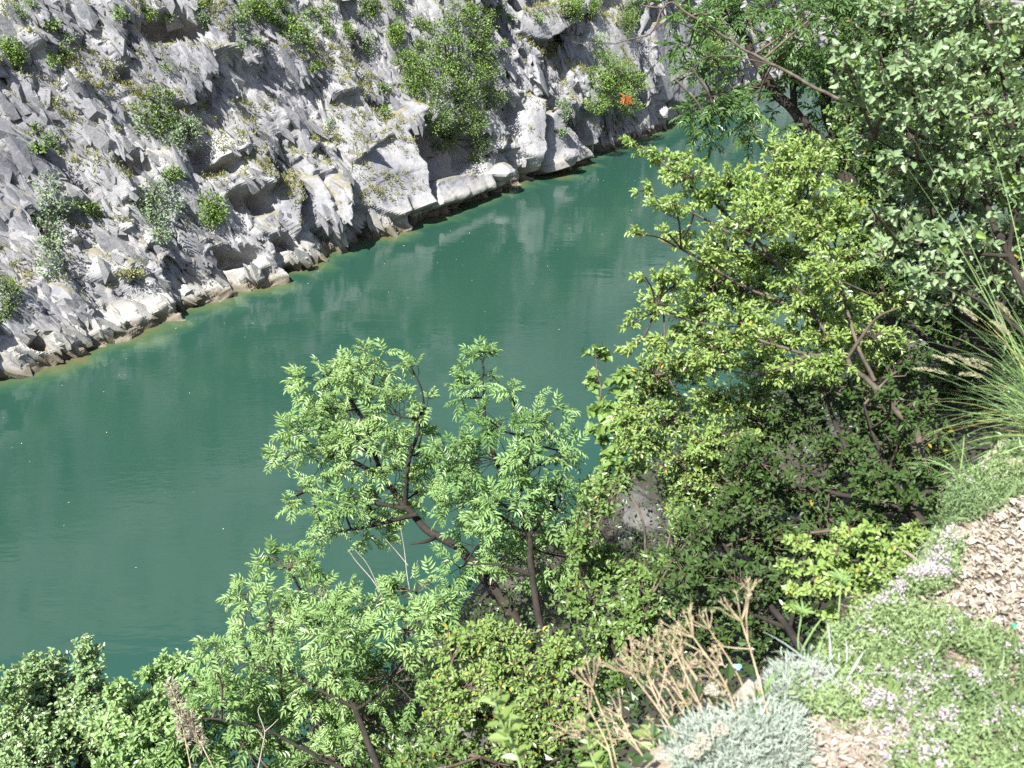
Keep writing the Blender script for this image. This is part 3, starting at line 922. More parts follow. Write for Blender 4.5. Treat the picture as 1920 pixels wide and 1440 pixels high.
# --- the central pair of ash trees hanging over the water
plant('ash_tree', 'pale green ash tree hanging over the water, left of the central pair', 'tree',
      [[(1010, 1330, 6.3), (960, 1150, 6.6), (870, 1040, 6.9), (820, 1005, 7.0), (765, 955, 7.1), (715, 895, 7.2), (690, 800, 7.2), (700, 700, 7.2)],
       [(715, 895, 7.2), (650, 860, 7.2), (590, 840, 7.3), (545, 800, 7.3)], [(765, 955, 7.1), (690, 940, 7.1), (620, 925, 7.1), (555, 920, 7.2)],
       [(760, 950, 7.1), (765, 880, 7.0), (785, 800, 7.0), (795, 760, 7.0)], [(690, 800, 7.2), (650, 740, 7.3), (610, 700, 7.3)], [(780, 965, 7.0), (700, 985, 6.9), (620, 1000, 6.9)],
       [(820, 1005, 7.0), (800, 1015, 6.9), (770, 1020, 6.9)]],
      dd([(690, 685, 70, 38), (610, 725, 60, 45), (655, 770, 75, 50), (735, 775, 45, 45), (555, 808, 42, 28), (690, 850, 90, 50), (600, 870, 62, 42), (555, 930, 30, 26), (640, 950, 60, 42), (690, 990, 60, 30), (785, 850, 45, 45), (770, 687, 18, 14), (800, 765, 22, 20), (612, 1000, 34, 24), (740, 920, 66, 46), (530, 865, 22, 22), (660, 700, 40, 30), (600, 790, 50, 35), (790, 920, 40, 40)], 7.1, 0.3),
      ASH, (M['ash'], B1, B1), 'ash trees on the near bank', (0.05, 0.010), 1, bs=0.42)
plant('ash_tree', 'darker green ash tree with thin black branches, right of the central pair', 'tree',
      [[(1060, 1340, 5.9), (1010, 1150, 6.2), (988, 1010, 6.4), (960, 945, 6.4), (935, 880, 6.5), (910, 800, 6.5), (902, 735, 6.5), (905, 690, 6.5)],
       [(965, 950, 6.4), (985, 900, 6.3), (992, 850, 6.3), (1015, 790, 6.3)], [(985, 1005, 6.4), (920, 950, 6.5), (885, 890, 6.5), (850, 840, 6.5)],
       [(935, 880, 6.5), (980, 820, 6.5), (965, 760, 6.5)], [(990, 1010, 6.4), (1030, 950, 6.3), (1060, 880, 6.3)], [(1000, 1080, 6.3), (940, 1060, 6.3), (870, 1060, 6.4)]],
      dd([(908, 672, 30, 12), (897, 720, 52, 26), (868, 745, 30, 18), (960, 742, 42, 16), (920, 790, 70, 36), (1010, 795, 58, 38), (850, 850, 50, 42), (915, 860, 90, 48), (1015, 870, 75, 52), (1062, 848, 26, 36), (880, 940, 74, 46), (960, 960, 90, 56), (1045, 955, 56, 50), (900, 1020, 66, 36), (985, 1050, 80, 46), (1060, 1045, 50, 40), (860, 1065, 36, 26)], 6.4, 0.35),
      ASH, (M['ash2'], B1, B1), 'ash trees on the near bank', (0.030, 0.007), 2, bs=0.5, dens=0.9)
# --- the ash filling the lower left
plant('ash_tree', 'broad light green ash tree filling the bottom, left of the yellowing bush', 'tree',
      [[(760, 1700, 5.0), (720, 1480, 5.3), (670, 1330, 5.6), (620, 1220, 5.8), (575, 1120, 6.0), (545, 1070, 6.0)], [(670, 1330, 5.6), (560, 1270, 5.7), (460, 1210, 5.9), (380, 1215, 5.9)],
       [(620, 1220, 5.8), (700, 1180, 5.8), (780, 1120, 5.8)], [(720, 1480, 5.3), (600, 1420, 5.4), (480, 1360, 5.5), (380, 1350, 5.6)], [(670, 1330, 5.6), (720, 1290, 5.6), (760, 1230, 5.6)]],
      dd([(540, 1062, 70, 34), (465, 1112, 46, 26), (590, 1110, 76, 48), (505, 1165, 90, 46), (620, 1190, 100, 58), (700, 1130, 50, 40), (780, 1110, 60, 32), (760, 1180, 76, 46), (395, 1230, 46, 30), (480, 1260, 100, 54), (620, 1280, 100, 58), (730, 1270, 80, 54), (420, 1320, 90, 50), (560, 1350, 100, 56), (700, 1360, 80, 56), (480, 1420, 110, 50), (640, 1430, 110, 50), (790, 1410, 70, 50), (370, 1400, 70, 50), (830, 1140, 40, 40)], 5.8, 0.4),
      dict(ASH, size=0.108), (M['ash'], B1, TWG), 'ash trees on the near bank', (0.026, 0.007), 3, bs=0.5, dens=1.1)
# --- round leaved crowns in the bottom left corner
plant('round_leaved_tree', 'glossy round leaved tree in the bottom left corner, two crown peaks', 'tree',
      [[(150, 1800, 6.6), (130, 1560, 6.9), (120, 1420, 7.0), (100, 1300, 7.1)], [(130, 1500, 6.9), (165, 1350, 7.0), (160, 1230, 7.0)], [(130, 1500, 6.9), (60, 1400, 7.0), (10, 1320, 7.0)]],
      dd([(80, 1255, 60, 40), (95, 1310, 90, 55), (160, 1225, 30, 34), (170, 1290, 44, 50), (15, 1290, 30, 40), (25, 1360, 60, 60), (120, 1380, 90, 60), (195, 1340, 30, 50), (50, 1430, 90, 60), (190, 1430, 60, 50)], 7.0, 0.3),
      dict(kind='simple', size=0.038, ratio=0.6, k=2.6, per=12, fwd=0.5), (M['round'], B1, TWG), None, (0.05, 0.012), 4)
plant('broadleaf_shrub', 'low yellow green shrub between the corner tree and the broad ash', 'shrub',
      [[(320, 1750, 5.4), (300, 1520, 5.8), (290, 1400, 6.0), (285, 1300, 6.2)], [(300, 1500, 5.8), (340, 1380, 5.9), (350, 1300, 6.0)], [(300, 1500, 5.8), (240, 1420, 5.9), (230, 1330, 6.0)]],
      dd([(285, 1265, 30, 18), (320, 1290, 40, 28), (250, 1310, 40, 26), (290, 1350, 66, 46), (350, 1350, 40, 40), (240, 1390, 50, 40), (310, 1420, 80, 46), (220, 1440, 50, 30), (215, 1290, 30, 30), (330, 1240, 40, 26), (370, 1290, 50, 40), (260, 1340, 60, 40), (350, 1400, 60, 40), (200, 1370, 50, 40)], 6.0, 0.3),
      dict(kind='simple', size=0.042, ratio=0.55, k=2.8, per=12, fwd=0.5, acc=0.03), (M['ash'], B1, TWG), None, (0.03, 0.012), 5)
# --- yellowing bush low in the middle
plant('yellowing_bush', 'bushy shrub with scattered yellow leaves below the central ash pair', 'shrub',
      [[(1010, 1560, 4.0), (980, 1420, 4.3), (950, 1320, 4.5), (930, 1230, 4.6)], [(980, 1420, 4.3), (900, 1340, 4.4), (840, 1260, 4.5)], [(980, 1400, 4.3), (1040, 1320, 4.4), (1060, 1240, 4.4)]],
      dd([(930, 1195, 90, 36), (850, 1215, 60, 36), (960, 1260, 100, 50), (870, 1290, 90, 46), (1030, 1330, 90, 50), (1050, 1230, 60, 44), (930, 1350, 90, 46), (840, 1340, 60, 36), (990, 1400, 90, 40), (1080, 1290, 50, 40)], 4.5, 0.3),
      dict(kind='simple', size=0.029, ratio=0.5, k=2.4, per=12, fwd=0.7, acc=0.02), (M['yellow'], B1, TWG), None, (0.016, 0.005), 6)
plant('yellowing_bush', 'dark leafy shrub under the yellowing bush at the bottom edge', 'shrub',
      [[(960, 1640, 3.8), (930, 1500, 4.1), (900, 1420, 4.3)], [(930, 1500, 4.1), (1020, 1440, 4.1), (1080, 1400, 4.1)]],
      dd([(850, 1420, 90, 40), (960, 1440, 80, 40), (1070, 1430, 90, 46), (780, 1440, 60, 40), (1150, 1400, 60, 50)], 4.3, 0.3),
      dict(kind='simple', size=0.036, ratio=0.5, k=3.0, per=12, fwd=0.7, acc=0.01), (M['olive'], B1, TWG), None, (0.016, 0.005), 7)

# --- the sunlit bush on the right with long leafy shoots
plant('yellow_green_bush', 'sunlit yellow green bush with long leafy shoots reaching left over the water', 'shrub',
      [[(1770, 990, 3.7), (1735, 880, 3.9), (1700, 790, 4.1), (1640, 715, 4.2), (1590, 670, 4.3), (1520, 590, 4.4), (1450, 490, 4.5), (1375, 410, 4.6), (1290, 340, 4.6), (1210, 285, 4.7)],
       [(1590, 670, 4.3), (1510, 665, 4.3), (1430, 640, 4.4), (1330, 610, 4.5), (1230, 585, 4.5)], [(1520, 590, 4.4), (1400, 540, 4.5), (1300, 480, 4.5), (1240, 450, 4.6)], [(1450, 490, 4.5), (1340, 420, 4.6), (1220, 365, 4.6)],
       [(1640, 715, 4.2), (1600, 620, 4.3), (1570, 480, 4.5), (1540, 360, 4.6)], [(1590, 670, 4.3), (1640, 600, 4.2), (1690, 575, 4.2)], [(1520, 665, 4.3), (1430, 700, 4.3), (1340, 690, 4.4)],
       [(1570, 480, 4.5), (1480, 400, 4.6), (1430, 330, 4.7)]],
      dd([(1195, 275, 30, 10), (1240, 297, 50, 18), (1300, 330, 62, 26), (1200, 358, 36, 11), (1265, 385, 55, 22), (1370, 340, 60, 38), (1460, 330, 70, 46), (1535, 320, 50, 44), (1420, 420, 100, 40), (1275, 455, 46, 20), (1330, 500, 60, 34), (1540, 430, 62, 66), (1220, 590, 42, 16), (1235, 560, 44, 20), (1310, 580, 80, 36), (1400, 550, 90, 50), (1500, 560, 90, 56), (1590, 580, 70, 36), (1670, 575, 56, 20), (1350, 650, 90, 40), (1450, 640, 90, 44), (1270, 530, 50, 22), (1480, 490, 80, 40), (1240, 430, 22, 12), (1340, 380, 60, 26), (1470, 270, 40, 26), (1545, 640, 60, 30), (1360, 470, 70, 44), (1440, 500, 80, 44), (1560, 510, 60, 56), (1620, 500, 50, 56), (1380, 600, 70, 40), (1560, 620, 70, 40), (1650, 640, 60, 40), (1430, 370, 60, 40), (1500, 380, 60, 44), (1290, 630, 60, 26), (1480, 700, 70, 34), (1590, 400, 40, 44), (1330, 545, 60, 30), (1180, 610, 24, 10), (1170, 268, 14, 8), (1250, 515, 40, 16), (1250, 650, 60, 24), (1330, 690, 70, 34), (1420, 690, 80, 34), (1180, 665, 30, 12), (1210, 520, 30, 10), (1560, 690, 60, 36), (1640, 690, 40, 34), (1190, 440, 22, 9), (1280, 300, 40, 14), (1500, 300, 50, 30)], 4.5, 0.35),
      dict(kind='simple', size=0.030, ratio=0.42, k=2.1, per=14, fwd=0.9, acc=0.010, bias=(-0.8, 0, 0.7), rnd=0.4), (M['spindle'], B2, B2), None, (0.019, 0.005), 8, bs=0.55, twig_r=0.0026)
plant('vine', 'bright leafy vine climbing the left end of the sunlit bush', 'vine',
      [[(1210, 1010, 5.0), (1170, 900, 5.1), (1130, 800, 5.2), (1125, 720, 5.2), (1120, 660, 5.2)], [(1130, 800, 5.2), (1160, 740, 5.2), (1180, 690, 5.2)]],
      dd([(1120, 668, 24, 18), (1115, 715, 22, 24), (1122, 765, 24, 24), (1135, 815, 30, 26), (1165, 720, 34, 30), (1160, 790, 34, 40), (1150, 870, 30, 40)], 5.2, 0.15),
      dict(kind='simple', size=0.052, ratio=0.72, k=3.2, per=7, fwd=0.4, shape=HEART, acc=0), (M['ivy'], TWG, TWG), None, (0.008, 0.003), 9)
# --- layered shrubs in the shade beneath
plant('olive_shrub', 'grey olive shrub with thin bare twigs below the long shoots', 'shrub',
      [[(1430, 1050, 4.4), (1380, 930, 4.6), (1300, 800, 4.8), (1250, 700, 4.9)], [(1380, 930, 4.6), (1250, 850, 4.8), (1190, 770, 4.9)], [(1380, 930, 4.6), (1400, 800, 4.7), (1420, 720, 4.7)]],
      dd([(1220, 700, 60, 40), (1290, 690, 70, 40), (1190, 760, 40, 40), (1250, 790, 80, 50), (1340, 750, 80, 46), (1200, 835, 60, 44), (1300, 870, 90, 50), (1420, 740, 60, 40), (1350, 830, 90, 50), (1430, 810, 70, 50), (1300, 930, 50, 50), (1360, 910, 80, 50), (1170, 800, 40, 40), (1230, 740, 60, 40)], 4.9, 0.3),
      dict(kind='simple', size=0.028, ratio=0.48, k=2.1, per=11, fwd=0.8, acc=0.02), (M['yellow'], B2, TWG), None, (0.018, 0.005), 10, twig_r=0.003)
plant('shade_shrub', 'dark green shrub with crossing branches in the shade of the sunlit bush', 'shrub',
      [[(1770, 1060, 3.8), (1710, 960, 4.0), (1600, 870, 4.3), (1520, 790, 4.5), (1470, 720, 4.6)], [(1710, 960, 4.0), (1650, 850, 4.2), (1620, 760, 4.3)], [(1710, 960, 4.0), (1590, 930, 4.2), (1490, 910, 4.3), (1400, 900, 4.4)], [(1600, 870, 4.3), (1560, 780, 4.4), (1540, 710, 4.5)]],
      dd([(1560, 740, 90, 46), (1480, 800, 80, 50), (1640, 780, 70, 56), (1580, 850, 90, 50), (1420, 860, 80, 56), (1500, 920, 90, 50), (1680, 860, 56, 50), (1620, 940, 80, 50), (1390, 950, 80, 50), (1720, 760, 46, 50), (1700, 680, 50, 46), (1540, 1000, 80, 46), (1760, 850, 40, 50)], 4.45, 0.25) + dd([(1700, 800, 36, 30), (1740, 880, 36, 30), (1670, 730, 30, 26), (1760, 950, 36, 30), (1700, 920, 40, 34), (1640, 900, 50, 40)], 3.75, 0.1),
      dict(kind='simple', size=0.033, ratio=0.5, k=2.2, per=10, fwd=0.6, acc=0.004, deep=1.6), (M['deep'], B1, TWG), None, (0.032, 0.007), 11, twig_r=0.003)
plant('shade_shrub', 'large leaved dark shrub above the lit sprays by the path edge', 'shrub',
      [[(1560, 1300, 3.2), (1480, 1180, 3.6), (1400, 1080, 4.0), (1340, 1000, 4.2)], [(1480, 1180, 3.6), (1500, 1080, 3.8), (1520, 1000, 3.9)], [(1480, 1180, 3.6), (1360, 1130, 4.0), (1270, 1090, 4.2)]],
      dd([(1330, 990, 80, 50), (1440, 1010, 80, 50), (1530, 1020, 70, 40), (1280, 1070, 80, 50), (1380, 1090, 90, 50), (1470, 1110, 70, 50), (1300, 1160, 80, 46), (1400, 1180, 80, 46), (1640, 990, 60, 40), (1600, 1050, 60, 50)], 4.1, 0.25),
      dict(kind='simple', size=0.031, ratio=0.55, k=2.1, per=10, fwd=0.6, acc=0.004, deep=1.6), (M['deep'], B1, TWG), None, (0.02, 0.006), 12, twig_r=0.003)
plant('olive_shrub', 'mixed green shrub below the right ash and beside the grey rock', 'shrub',
      [[(1210, 1360, 4.3), (1160, 1240, 4.6), (1120, 1150, 4.9), (1090, 1080, 5.0)], [(1160, 1240, 4.6), (1200, 1180, 4.7), (1220, 1120, 4.8)]],
      dd([(1120, 1070, 60, 40), (1190, 1080, 50, 40), (1100, 1130, 80, 46), (1200, 1150, 70, 46), (1150, 1200, 80, 46), (1240, 1230, 70, 50), (1090, 1010, 40, 46), (1120, 940, 36, 50), (1180, 1280, 80, 46), (1140, 890, 40, 36), (1190, 880, 40, 24), (1285, 960, 36, 50), (1250, 1070, 46, 36), (1130, 1040, 36, 30), (1280, 900, 46, 36)], 4.95, 0.25),
      dict(kind='simple', size=0.036, ratio=0.5, k=2.6, per=11, fwd=0.7, acc=0.015), (M['olive'], B1, TWG), None, (0.018, 0.005), 13, twig_r=0.003)
plant('small_leaved_bush', 'sunlit small leaved sprays against the dark shade beside the path edge', 'shrub',
      [[(1740, 1180, 2.75), (1690, 1100, 2.9), (1640, 1060, 3.0), (1560, 1040, 3.1), (1500, 1020, 3.1)], [(1690, 1100, 2.9), (1600, 1120, 2.9), (1530, 1110, 3.0), (1480, 1100, 3.0)], [(1700, 1130, 2.8), (1620, 1160, 2.8), (1560, 1150, 2.9)], [(1690, 1100, 2.9), (1690, 1040, 3.0), (1700, 1000, 3.0)]],
      dd([(1505, 1020, 36, 16), (1560, 1035, 54, 20), (1640, 1030, 50, 22), (1500, 1105, 36, 16), (1550, 1100, 50, 24), (1570, 1150, 44, 16), (1630, 1110, 46, 26), (1660, 1065, 50, 30), (1690, 1030, 36, 24), (1600, 1075, 50, 22), (1530, 1060, 36, 16), (1480, 1060, 26, 14), (1620, 1000, 46, 20), (1570, 1000, 36, 16), (1700, 1060, 36, 30), (1640, 1150, 40, 26), (1500, 1140, 30, 12), (1710, 1000, 36, 24)], 2.95, 0.15),
      dict(kind='simple', size=0.021, ratio=0.55, k=2.6, per=12, fwd=0.5, acc=0.01, bias=(-0.5, 0, 0.4)), (M['spindle'], TWG, TWG), None, (0.007, 0.003), 14, twig_r=0.002)

# --- top right: dark trunked tree, pale maple, thicket behind
jt = plant('dark_trunk_tree', 'leaning tree with dark bare trunks against the water, top right', 'tree',
      [[(1690, 520, 7.2), (1600, 360, 7.4), (1530, 260, 7.5), (1490, 215, 7.6), (1445, 150, 7.7), (1400, 80, 7.8), (1350, 15, 7.9), (1310, -60, 8.0)],
       [(1600, 360, 7.4), (1555, 220, 7.6), (1545, 150, 7.6), (1510, 60, 7.7), (1490, -40, 7.8)], [(1490, 215, 7.6), (1480, 110, 7.7), (1455, 20, 7.8), (1440, -40, 7.8)],
       [(1740, 260, 6.0), (1640, 215, 6.2), (1560, 180, 6.4), (1460, 125, 6.6), (1370, 75, 6.8), (1290, 20, 6.9), (1250, 5, 7.0), (1215, 60, 7.0), (1150, 85, 7.1), (1075, 75, 7.1)],
       [(1460, 125, 6.6), (1400, 110, 6.6), (1330, 105, 6.7), (1290, 135, 6.7), (1240, 160, 6.8), (1185, 172, 6.8)], [(1445, 150, 7.7), (1390, 175, 7.6), (1340, 215, 7.6), (1300, 250, 7.6)], [(1370, 75, 6.8), (1310, 60, 6.9), (1260, 40, 6.9), (1220, 60, 6.9)]],
      dd([(1340, 50, 60, 40), (1420, 25, 66, 36), (1310, 135, 46, 30), (1395, 140, 50, 34), (1350, 220, 64, 30), (1300, 190, 36, 24), (1420, 245, 56, 30), (1335, 262, 40, 16), (1500, 45, 60, 50), (1560, 60, 60, 50), (1530, 160, 40, 40), (1590, 140, 60, 46), (1620, 60, 50, 46), (1600, 230, 50, 40), (1360, 180, 36, 24), (1460, 200, 30, 20), (1290, 90, 30, 20), (1200, 10, 30, 16), (1440, 80, 40, 26), (1640, 30, 60, 40), (1560, 120, 60, 46), (1480, 90, 44, 36), (1380, 20, 60, 30), (1320, 25, 40, 30), (1570, 200, 50, 40), (1290, 40, 40, 30), (1640, 140, 50, 46), (1460, 130, 36, 30), (1540, 230, 40, 30), (1420, 190, 30, 22), (1500, 110, 40, 34), (1540, 20, 60, 30), (1340, 110, 36, 24)], 7.4, 0.5),
      dict(ASH, size=0.14, k=3.8), (M['ash_dark'], B1, TWG), None, (0.065, 0.025), 15, bs=0.3, lr={1: (0.05, 0.03), 2: (0.03, 0.018), 3: (0.016, 0.003, M['bark2']), 4: (0.006, 0.002, M['bark2']), 5: (0.02, 0.006), 6: (0.006, 0.002)})
# the withered orange spray at the tip of its hanging twig
rng = np.random.default_rng(5)
lv = Leaves(); c = P(1176, 182, 6.8); n = 40
pos = c + rng.normal(0, 0.018, (n, 3)) - np.array([0, 0, 0.01])
lv.add(pos, unit(rng.normal(0, 1, (n, 3)) - UP * 0.6), unit(rng.normal(0, 1, (n, 3)) + SUN), rng.uniform(0.025, 0.05, n), 0.014, rng.random(n))
o = obj('withered_leaves', lv.mesh('withered_leaves', OVAL, np.array(jt.location)), M['orange'], jt); o['label'] = 'orange withered leaf spray at the tip of the hanging twig'
PALE = [(1800, 40, 120, 50), (1700, 20, 70, 30), (1890, 50, 50, 50), (1650, 110, 60, 36), (1745, 120, 90, 46), (1850, 130, 80, 56), (1650, 170, 50, 40), (1740, 200, 70, 40), (1850, 210, 80, 46), (1660, 250, 56, 40), (1760, 280, 70, 46), (1860, 290, 80, 50), (1660, 330, 50, 40), (1740, 360, 70, 50), (1850, 370, 90, 50), (1700, 430, 60, 44), (1790, 450, 80, 50), (1890, 450, 60, 50), (1660, 480, 50, 36), (1740, 510, 60, 40), (1850, 530, 80, 46), (1600, 170, 40, 30), (1690, 580, 40, 36), (1700, 150, 50, 40), (1800, 200, 50, 40), (1700, 300, 50, 40), (1800, 340, 60, 40), (1610, 250, 40, 30), (1800, 400, 60, 40), (1640, 400, 40, 40), (1780, 570, 50, 36), (1580, 110, 40, 30), (1730, 450, 50, 36), (1900, 210, 40, 60), (1900, 360, 40, 50), (1800, 100, 60, 36), (1640, 30, 50, 30)]
plant('broadleaf_tree', 'pale broad leaved tree crowding the top right corner', 'tree',
      [[(2030, 860, 3.7), (1960, 660, 4.0), (1890, 480, 4.2), (1820, 330, 4.4), (1740, 190, 4.5), (1690, 60, 4.6), (1670, -40, 4.6)], [(1890, 480, 4.2), (1910, 300, 4.2), (1880, 140, 4.3), (1840, 10, 4.4), (1830, -50, 4.4)], [(1820, 330, 4.4), (1720, 300, 4.5), (1640, 260, 4.6)], [(1890, 480, 4.2), (1780, 470, 4.3), (1680, 450, 4.4)], [(1960, 660, 4.0), (1850, 570, 4.2), (1750, 530, 4.3)], [(1910, 300, 4.2), (1960, 200, 4.2), (1990, 80, 4.2)]],
      dd(PALE, 4.4, 0.35),
      dict(kind='simple', size=0.041, ratio=0.62, k=2.1, per=8, fwd=0.5, shape=SOFT, acc=0.05, up=0.7, rnd=0.65, deep=1.5), (M['pale'], B1, TWG), None, (0.022, 0.005), 16, single=300, bs=0.5)
plant('thicket_shrub', 'dense shadowed shrub behind the pale broad leaved tree', 'shrub',
      [[(1960, 980, 5.2), (1850, 700, 5.8), (1760, 450, 6.2), (1700, 250, 6.4), (1660, 100, 6.6)], [(1850, 700, 5.8), (1900, 450, 6.0), (1900, 200, 6.2)], [(1850, 700, 5.8), (1720, 620, 6.0), (1640, 480, 6.2)]],
      dd([(1640, 60, 70, 60), (1760, 50, 90, 60), (1880, 70, 90, 70), (1640, 180, 60, 50), (1740, 180, 90, 60), (1870, 200, 90, 70), (1650, 300, 60, 60), (1740, 330, 80, 60), (1870, 340, 90, 70), (1650, 420, 60, 60), (1750, 470, 90, 60), (1880, 480, 90, 70), (1660, 560, 70, 60), (1760, 600, 90, 60), (1880, 620, 90, 70), (1780, 720, 80, 60), (1890, 740, 80, 60)], 6.1, 0.5),
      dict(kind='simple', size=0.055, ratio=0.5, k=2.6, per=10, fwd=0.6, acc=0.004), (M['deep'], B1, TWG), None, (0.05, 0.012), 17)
plant('thicket_shrub', 'green shrub between the dark trunks and the sunlit bush', 'shrub',
      [[(1700, 700, 5.8), (1620, 450, 6.2), (1580, 300, 6.4), (1560, 200, 6.6)], [(1620, 450, 6.2), (1540, 380, 6.3), (1500, 300, 6.4)]],
      dd([(1590, 220, 50, 40), (1570, 300, 46, 46), (1610, 370, 56, 50), (1560, 400, 50, 46), (1610, 470, 56, 50), (1510, 270, 40, 26), (1640, 540, 50, 46), (1580, 500, 46, 46)], 6.2, 0.3),
      dict(kind='simple', size=0.045, ratio=0.5, k=3.0, per=10, fwd=0.6, acc=0.01), (M['olive'], B1, TWG), None, (0.03, 0.008), 18)

plant('thicket_shrub', 'far green thicket showing between the dark trunks and the pale tree', 'shrub',
      [[(1800, 620, 7.5), (1740, 400, 8.2), (1700, 250, 8.6), (1660, 120, 8.8), (1640, 30, 8.9)], [(1740, 400, 8.2), (1800, 200, 8.6), (1820, 60, 8.8)]],
      dd([(1600, 30, 60, 60), (1690, 40, 90, 60), (1800, 50, 90, 60), (1610, 140, 60, 60), (1700, 150, 90, 70), (1810, 160, 90, 70), (1640, 250, 80, 60), (1750, 260, 90, 60), (1860, 280, 90, 70), (1640, 340, 80, 60), (1900, 100, 60, 90)], 8.6, 0.4),
      dict(kind='simple', size=0.07, ratio=0.5, k=3.0, per=10, fwd=0.6, acc=0.01), (M['olive'], B1, TWG), None, (0.06, 0.015), 19)
# ------------------------------------------------------------------ undergrowth that clothes the bank under the shrubs
rng = np.random.default_rng(23)
n = 170000
a_ = rng.uniform(-5, 16, n); b_ = rng.uniform(0.0, 1.0, n) ** 0.8 * 7.0 - 0.02
gx = E0[0] + TB[0] * a_ + NB[0] * b_; gy = E0[1] + TB[1] * a_ + NB[1] * b_
keep_ = fbm(gx / 0.7, gy / 0.7, 61, 3) > -0.32
gx, gy, b_ = gx[keep_], gy[keep_], b_[keep_]; n = len(gx)
hh_ = rng.uniform(0, 1, n) * np.clip(b_ * 0.6, 0.05, 0.4) * (0.5 + 1.2 * np.clip(fbm(gx / 0.4, gy / 0.4, 64, 3) + 0.4, 0, 1))
pos = np.stack([gx, gy, bank_z(gx, gy) + hh_], -1)
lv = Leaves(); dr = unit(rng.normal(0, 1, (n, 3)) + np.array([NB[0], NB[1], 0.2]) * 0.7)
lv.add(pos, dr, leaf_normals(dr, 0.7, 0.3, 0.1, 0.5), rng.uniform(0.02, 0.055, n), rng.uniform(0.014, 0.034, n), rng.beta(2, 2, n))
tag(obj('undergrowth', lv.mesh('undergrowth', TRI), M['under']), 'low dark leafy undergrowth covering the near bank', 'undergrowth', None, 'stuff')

# ------------------------------------------------------------------ rocks on the near bank
def bank_rock(px, py, d, r, label, seed):
    return boulder(0, 0, r, label=label, seed=seed, point=(P(px, py, d) if d else G(px, py)), flat=0.9, name='boulder')
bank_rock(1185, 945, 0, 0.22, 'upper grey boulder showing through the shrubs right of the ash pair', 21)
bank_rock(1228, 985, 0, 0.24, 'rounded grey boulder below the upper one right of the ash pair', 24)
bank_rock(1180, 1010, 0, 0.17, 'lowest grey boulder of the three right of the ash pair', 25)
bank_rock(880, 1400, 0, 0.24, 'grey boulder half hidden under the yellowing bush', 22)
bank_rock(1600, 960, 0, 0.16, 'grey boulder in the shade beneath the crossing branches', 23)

# ------------------------------------------------------------------ shrubs and trees on the cliff
def cliff_plant(px, py, rx, ry, name, label, cat, mat, seed, lobes=None, leaf=0.12, dens=1.2, group=None, trunk=None, stand=0.5):
    global rng
    rng = np.random.default_rng(3000 + seed)
    p, n = on_cliff(px, py + ry * 0.6, 10)
    d = float(proj(p)[2][0])
    m_px = d / FPX
    o = out_dir(0)
    base = p - o * 0.2
    root = empty(name, base, label, cat, group)
    lv = Leaves(); ac = Acc()
    if lobes is None:
        k = max(3, int(rx * ry / 160))
        lobes = []
        for i in range(min(k, 9)):
            a = rng.uniform(0, 6.28); r = rng.uniform(0.2, 0.7)
            lobes.append((px + math.cos(a) * rx * r, py + math.sin(a) * ry * r, rx * rng.uniform(0.35, 0.6), ry * rng.uniform(0.35, 0.6)))
    for (lx, ly, lrx, lry) in lobes:
        c = P(lx, ly, d) + o * (rng.uniform(0.1, 1.0) * stand * max(lrx, 10) * m_px)
        # keep each lobe just in front of the rock behind it
        q, _ = on_cliff(lx, ly, 9)
        dq = float(proj(q)[2][0])
        dep = min(dq - 0.35 * max(lrx, lry) * m_px * 0.6, d + 1.0)
        c = P(lx, ly, dep)
        R = np.array([lrx * m_px, lry * m_px])
        rz = R.mean() * 0.9
        st = base + UP * 0.1
        sp = spline([st, (st * 0.5 + c * 0.5) + rng.normal(0, 0.08, 3), c], 4)
        ac.tube(sp, np.linspace(0.06, 0.02, len(sp)) * (1.6 if trunk else 0.8), 5)
        N = int(dens * 16 * R[0] * R[1] / leaf ** 2) + 25
        v = unit(rng.normal(0, 1, (N, 3))); r = rng.uniform(0.25, 1.05, N) ** 0.5
        pos = c + (v * r[:, None]) @ np.array([[R[0], 0, 0], [0, SP * rz * 0 + rz * CP, -rz * SP], [0, R[1] * SP, R[1] * CP]])
        # ragged: pull leaves into small tufts
        tuft = pos[rng.integers(0, N, N)]
        pos = np.where((rng.random(N) < 0.7)[:, None], pos + (pos[(np.arange(N) // 14) * 14] - pos) * rng.uniform(0.45, 0.8, N)[:, None] * 0 + (pos[(np.arange(N) // 12) * 12] + rng.normal(0, leaf * 1.1, (N, 3)) - pos) * 0.8, pos)
        dr = unit(unit(pos - c) + rng.normal(0, 0.6, (N, 3)) + UP * 0.3)
        nr = leaf_normals(unit(pos - c), 0.5, 0.3, 0.5, 0.5)
        l = leaf * rng.uniform(0.6, 1.3, N)
        lv.add(pos, dr, nr, l, l * 0.6, np.clip(rng.beta(2, 2) * 0.5 + rng.random(N) * 0.5, 0, 1))
        for b_ in range(6):
            t_ = pos[rng.integers(0, N)]
            ac.tube(np.array([sp[-2], (sp[-2] + t_) / 2 + rng.normal(0, 0.04, 3), t_]), [0.018, 0.012, 0.006], 3)
    obj('trunk', ac.mesh('trunk', base), M['bark'], root)
    cr = obj('crown', lv.mesh('crown', TRI, base), M[mat], root); cr['kind'] = 'stuff'
    return root

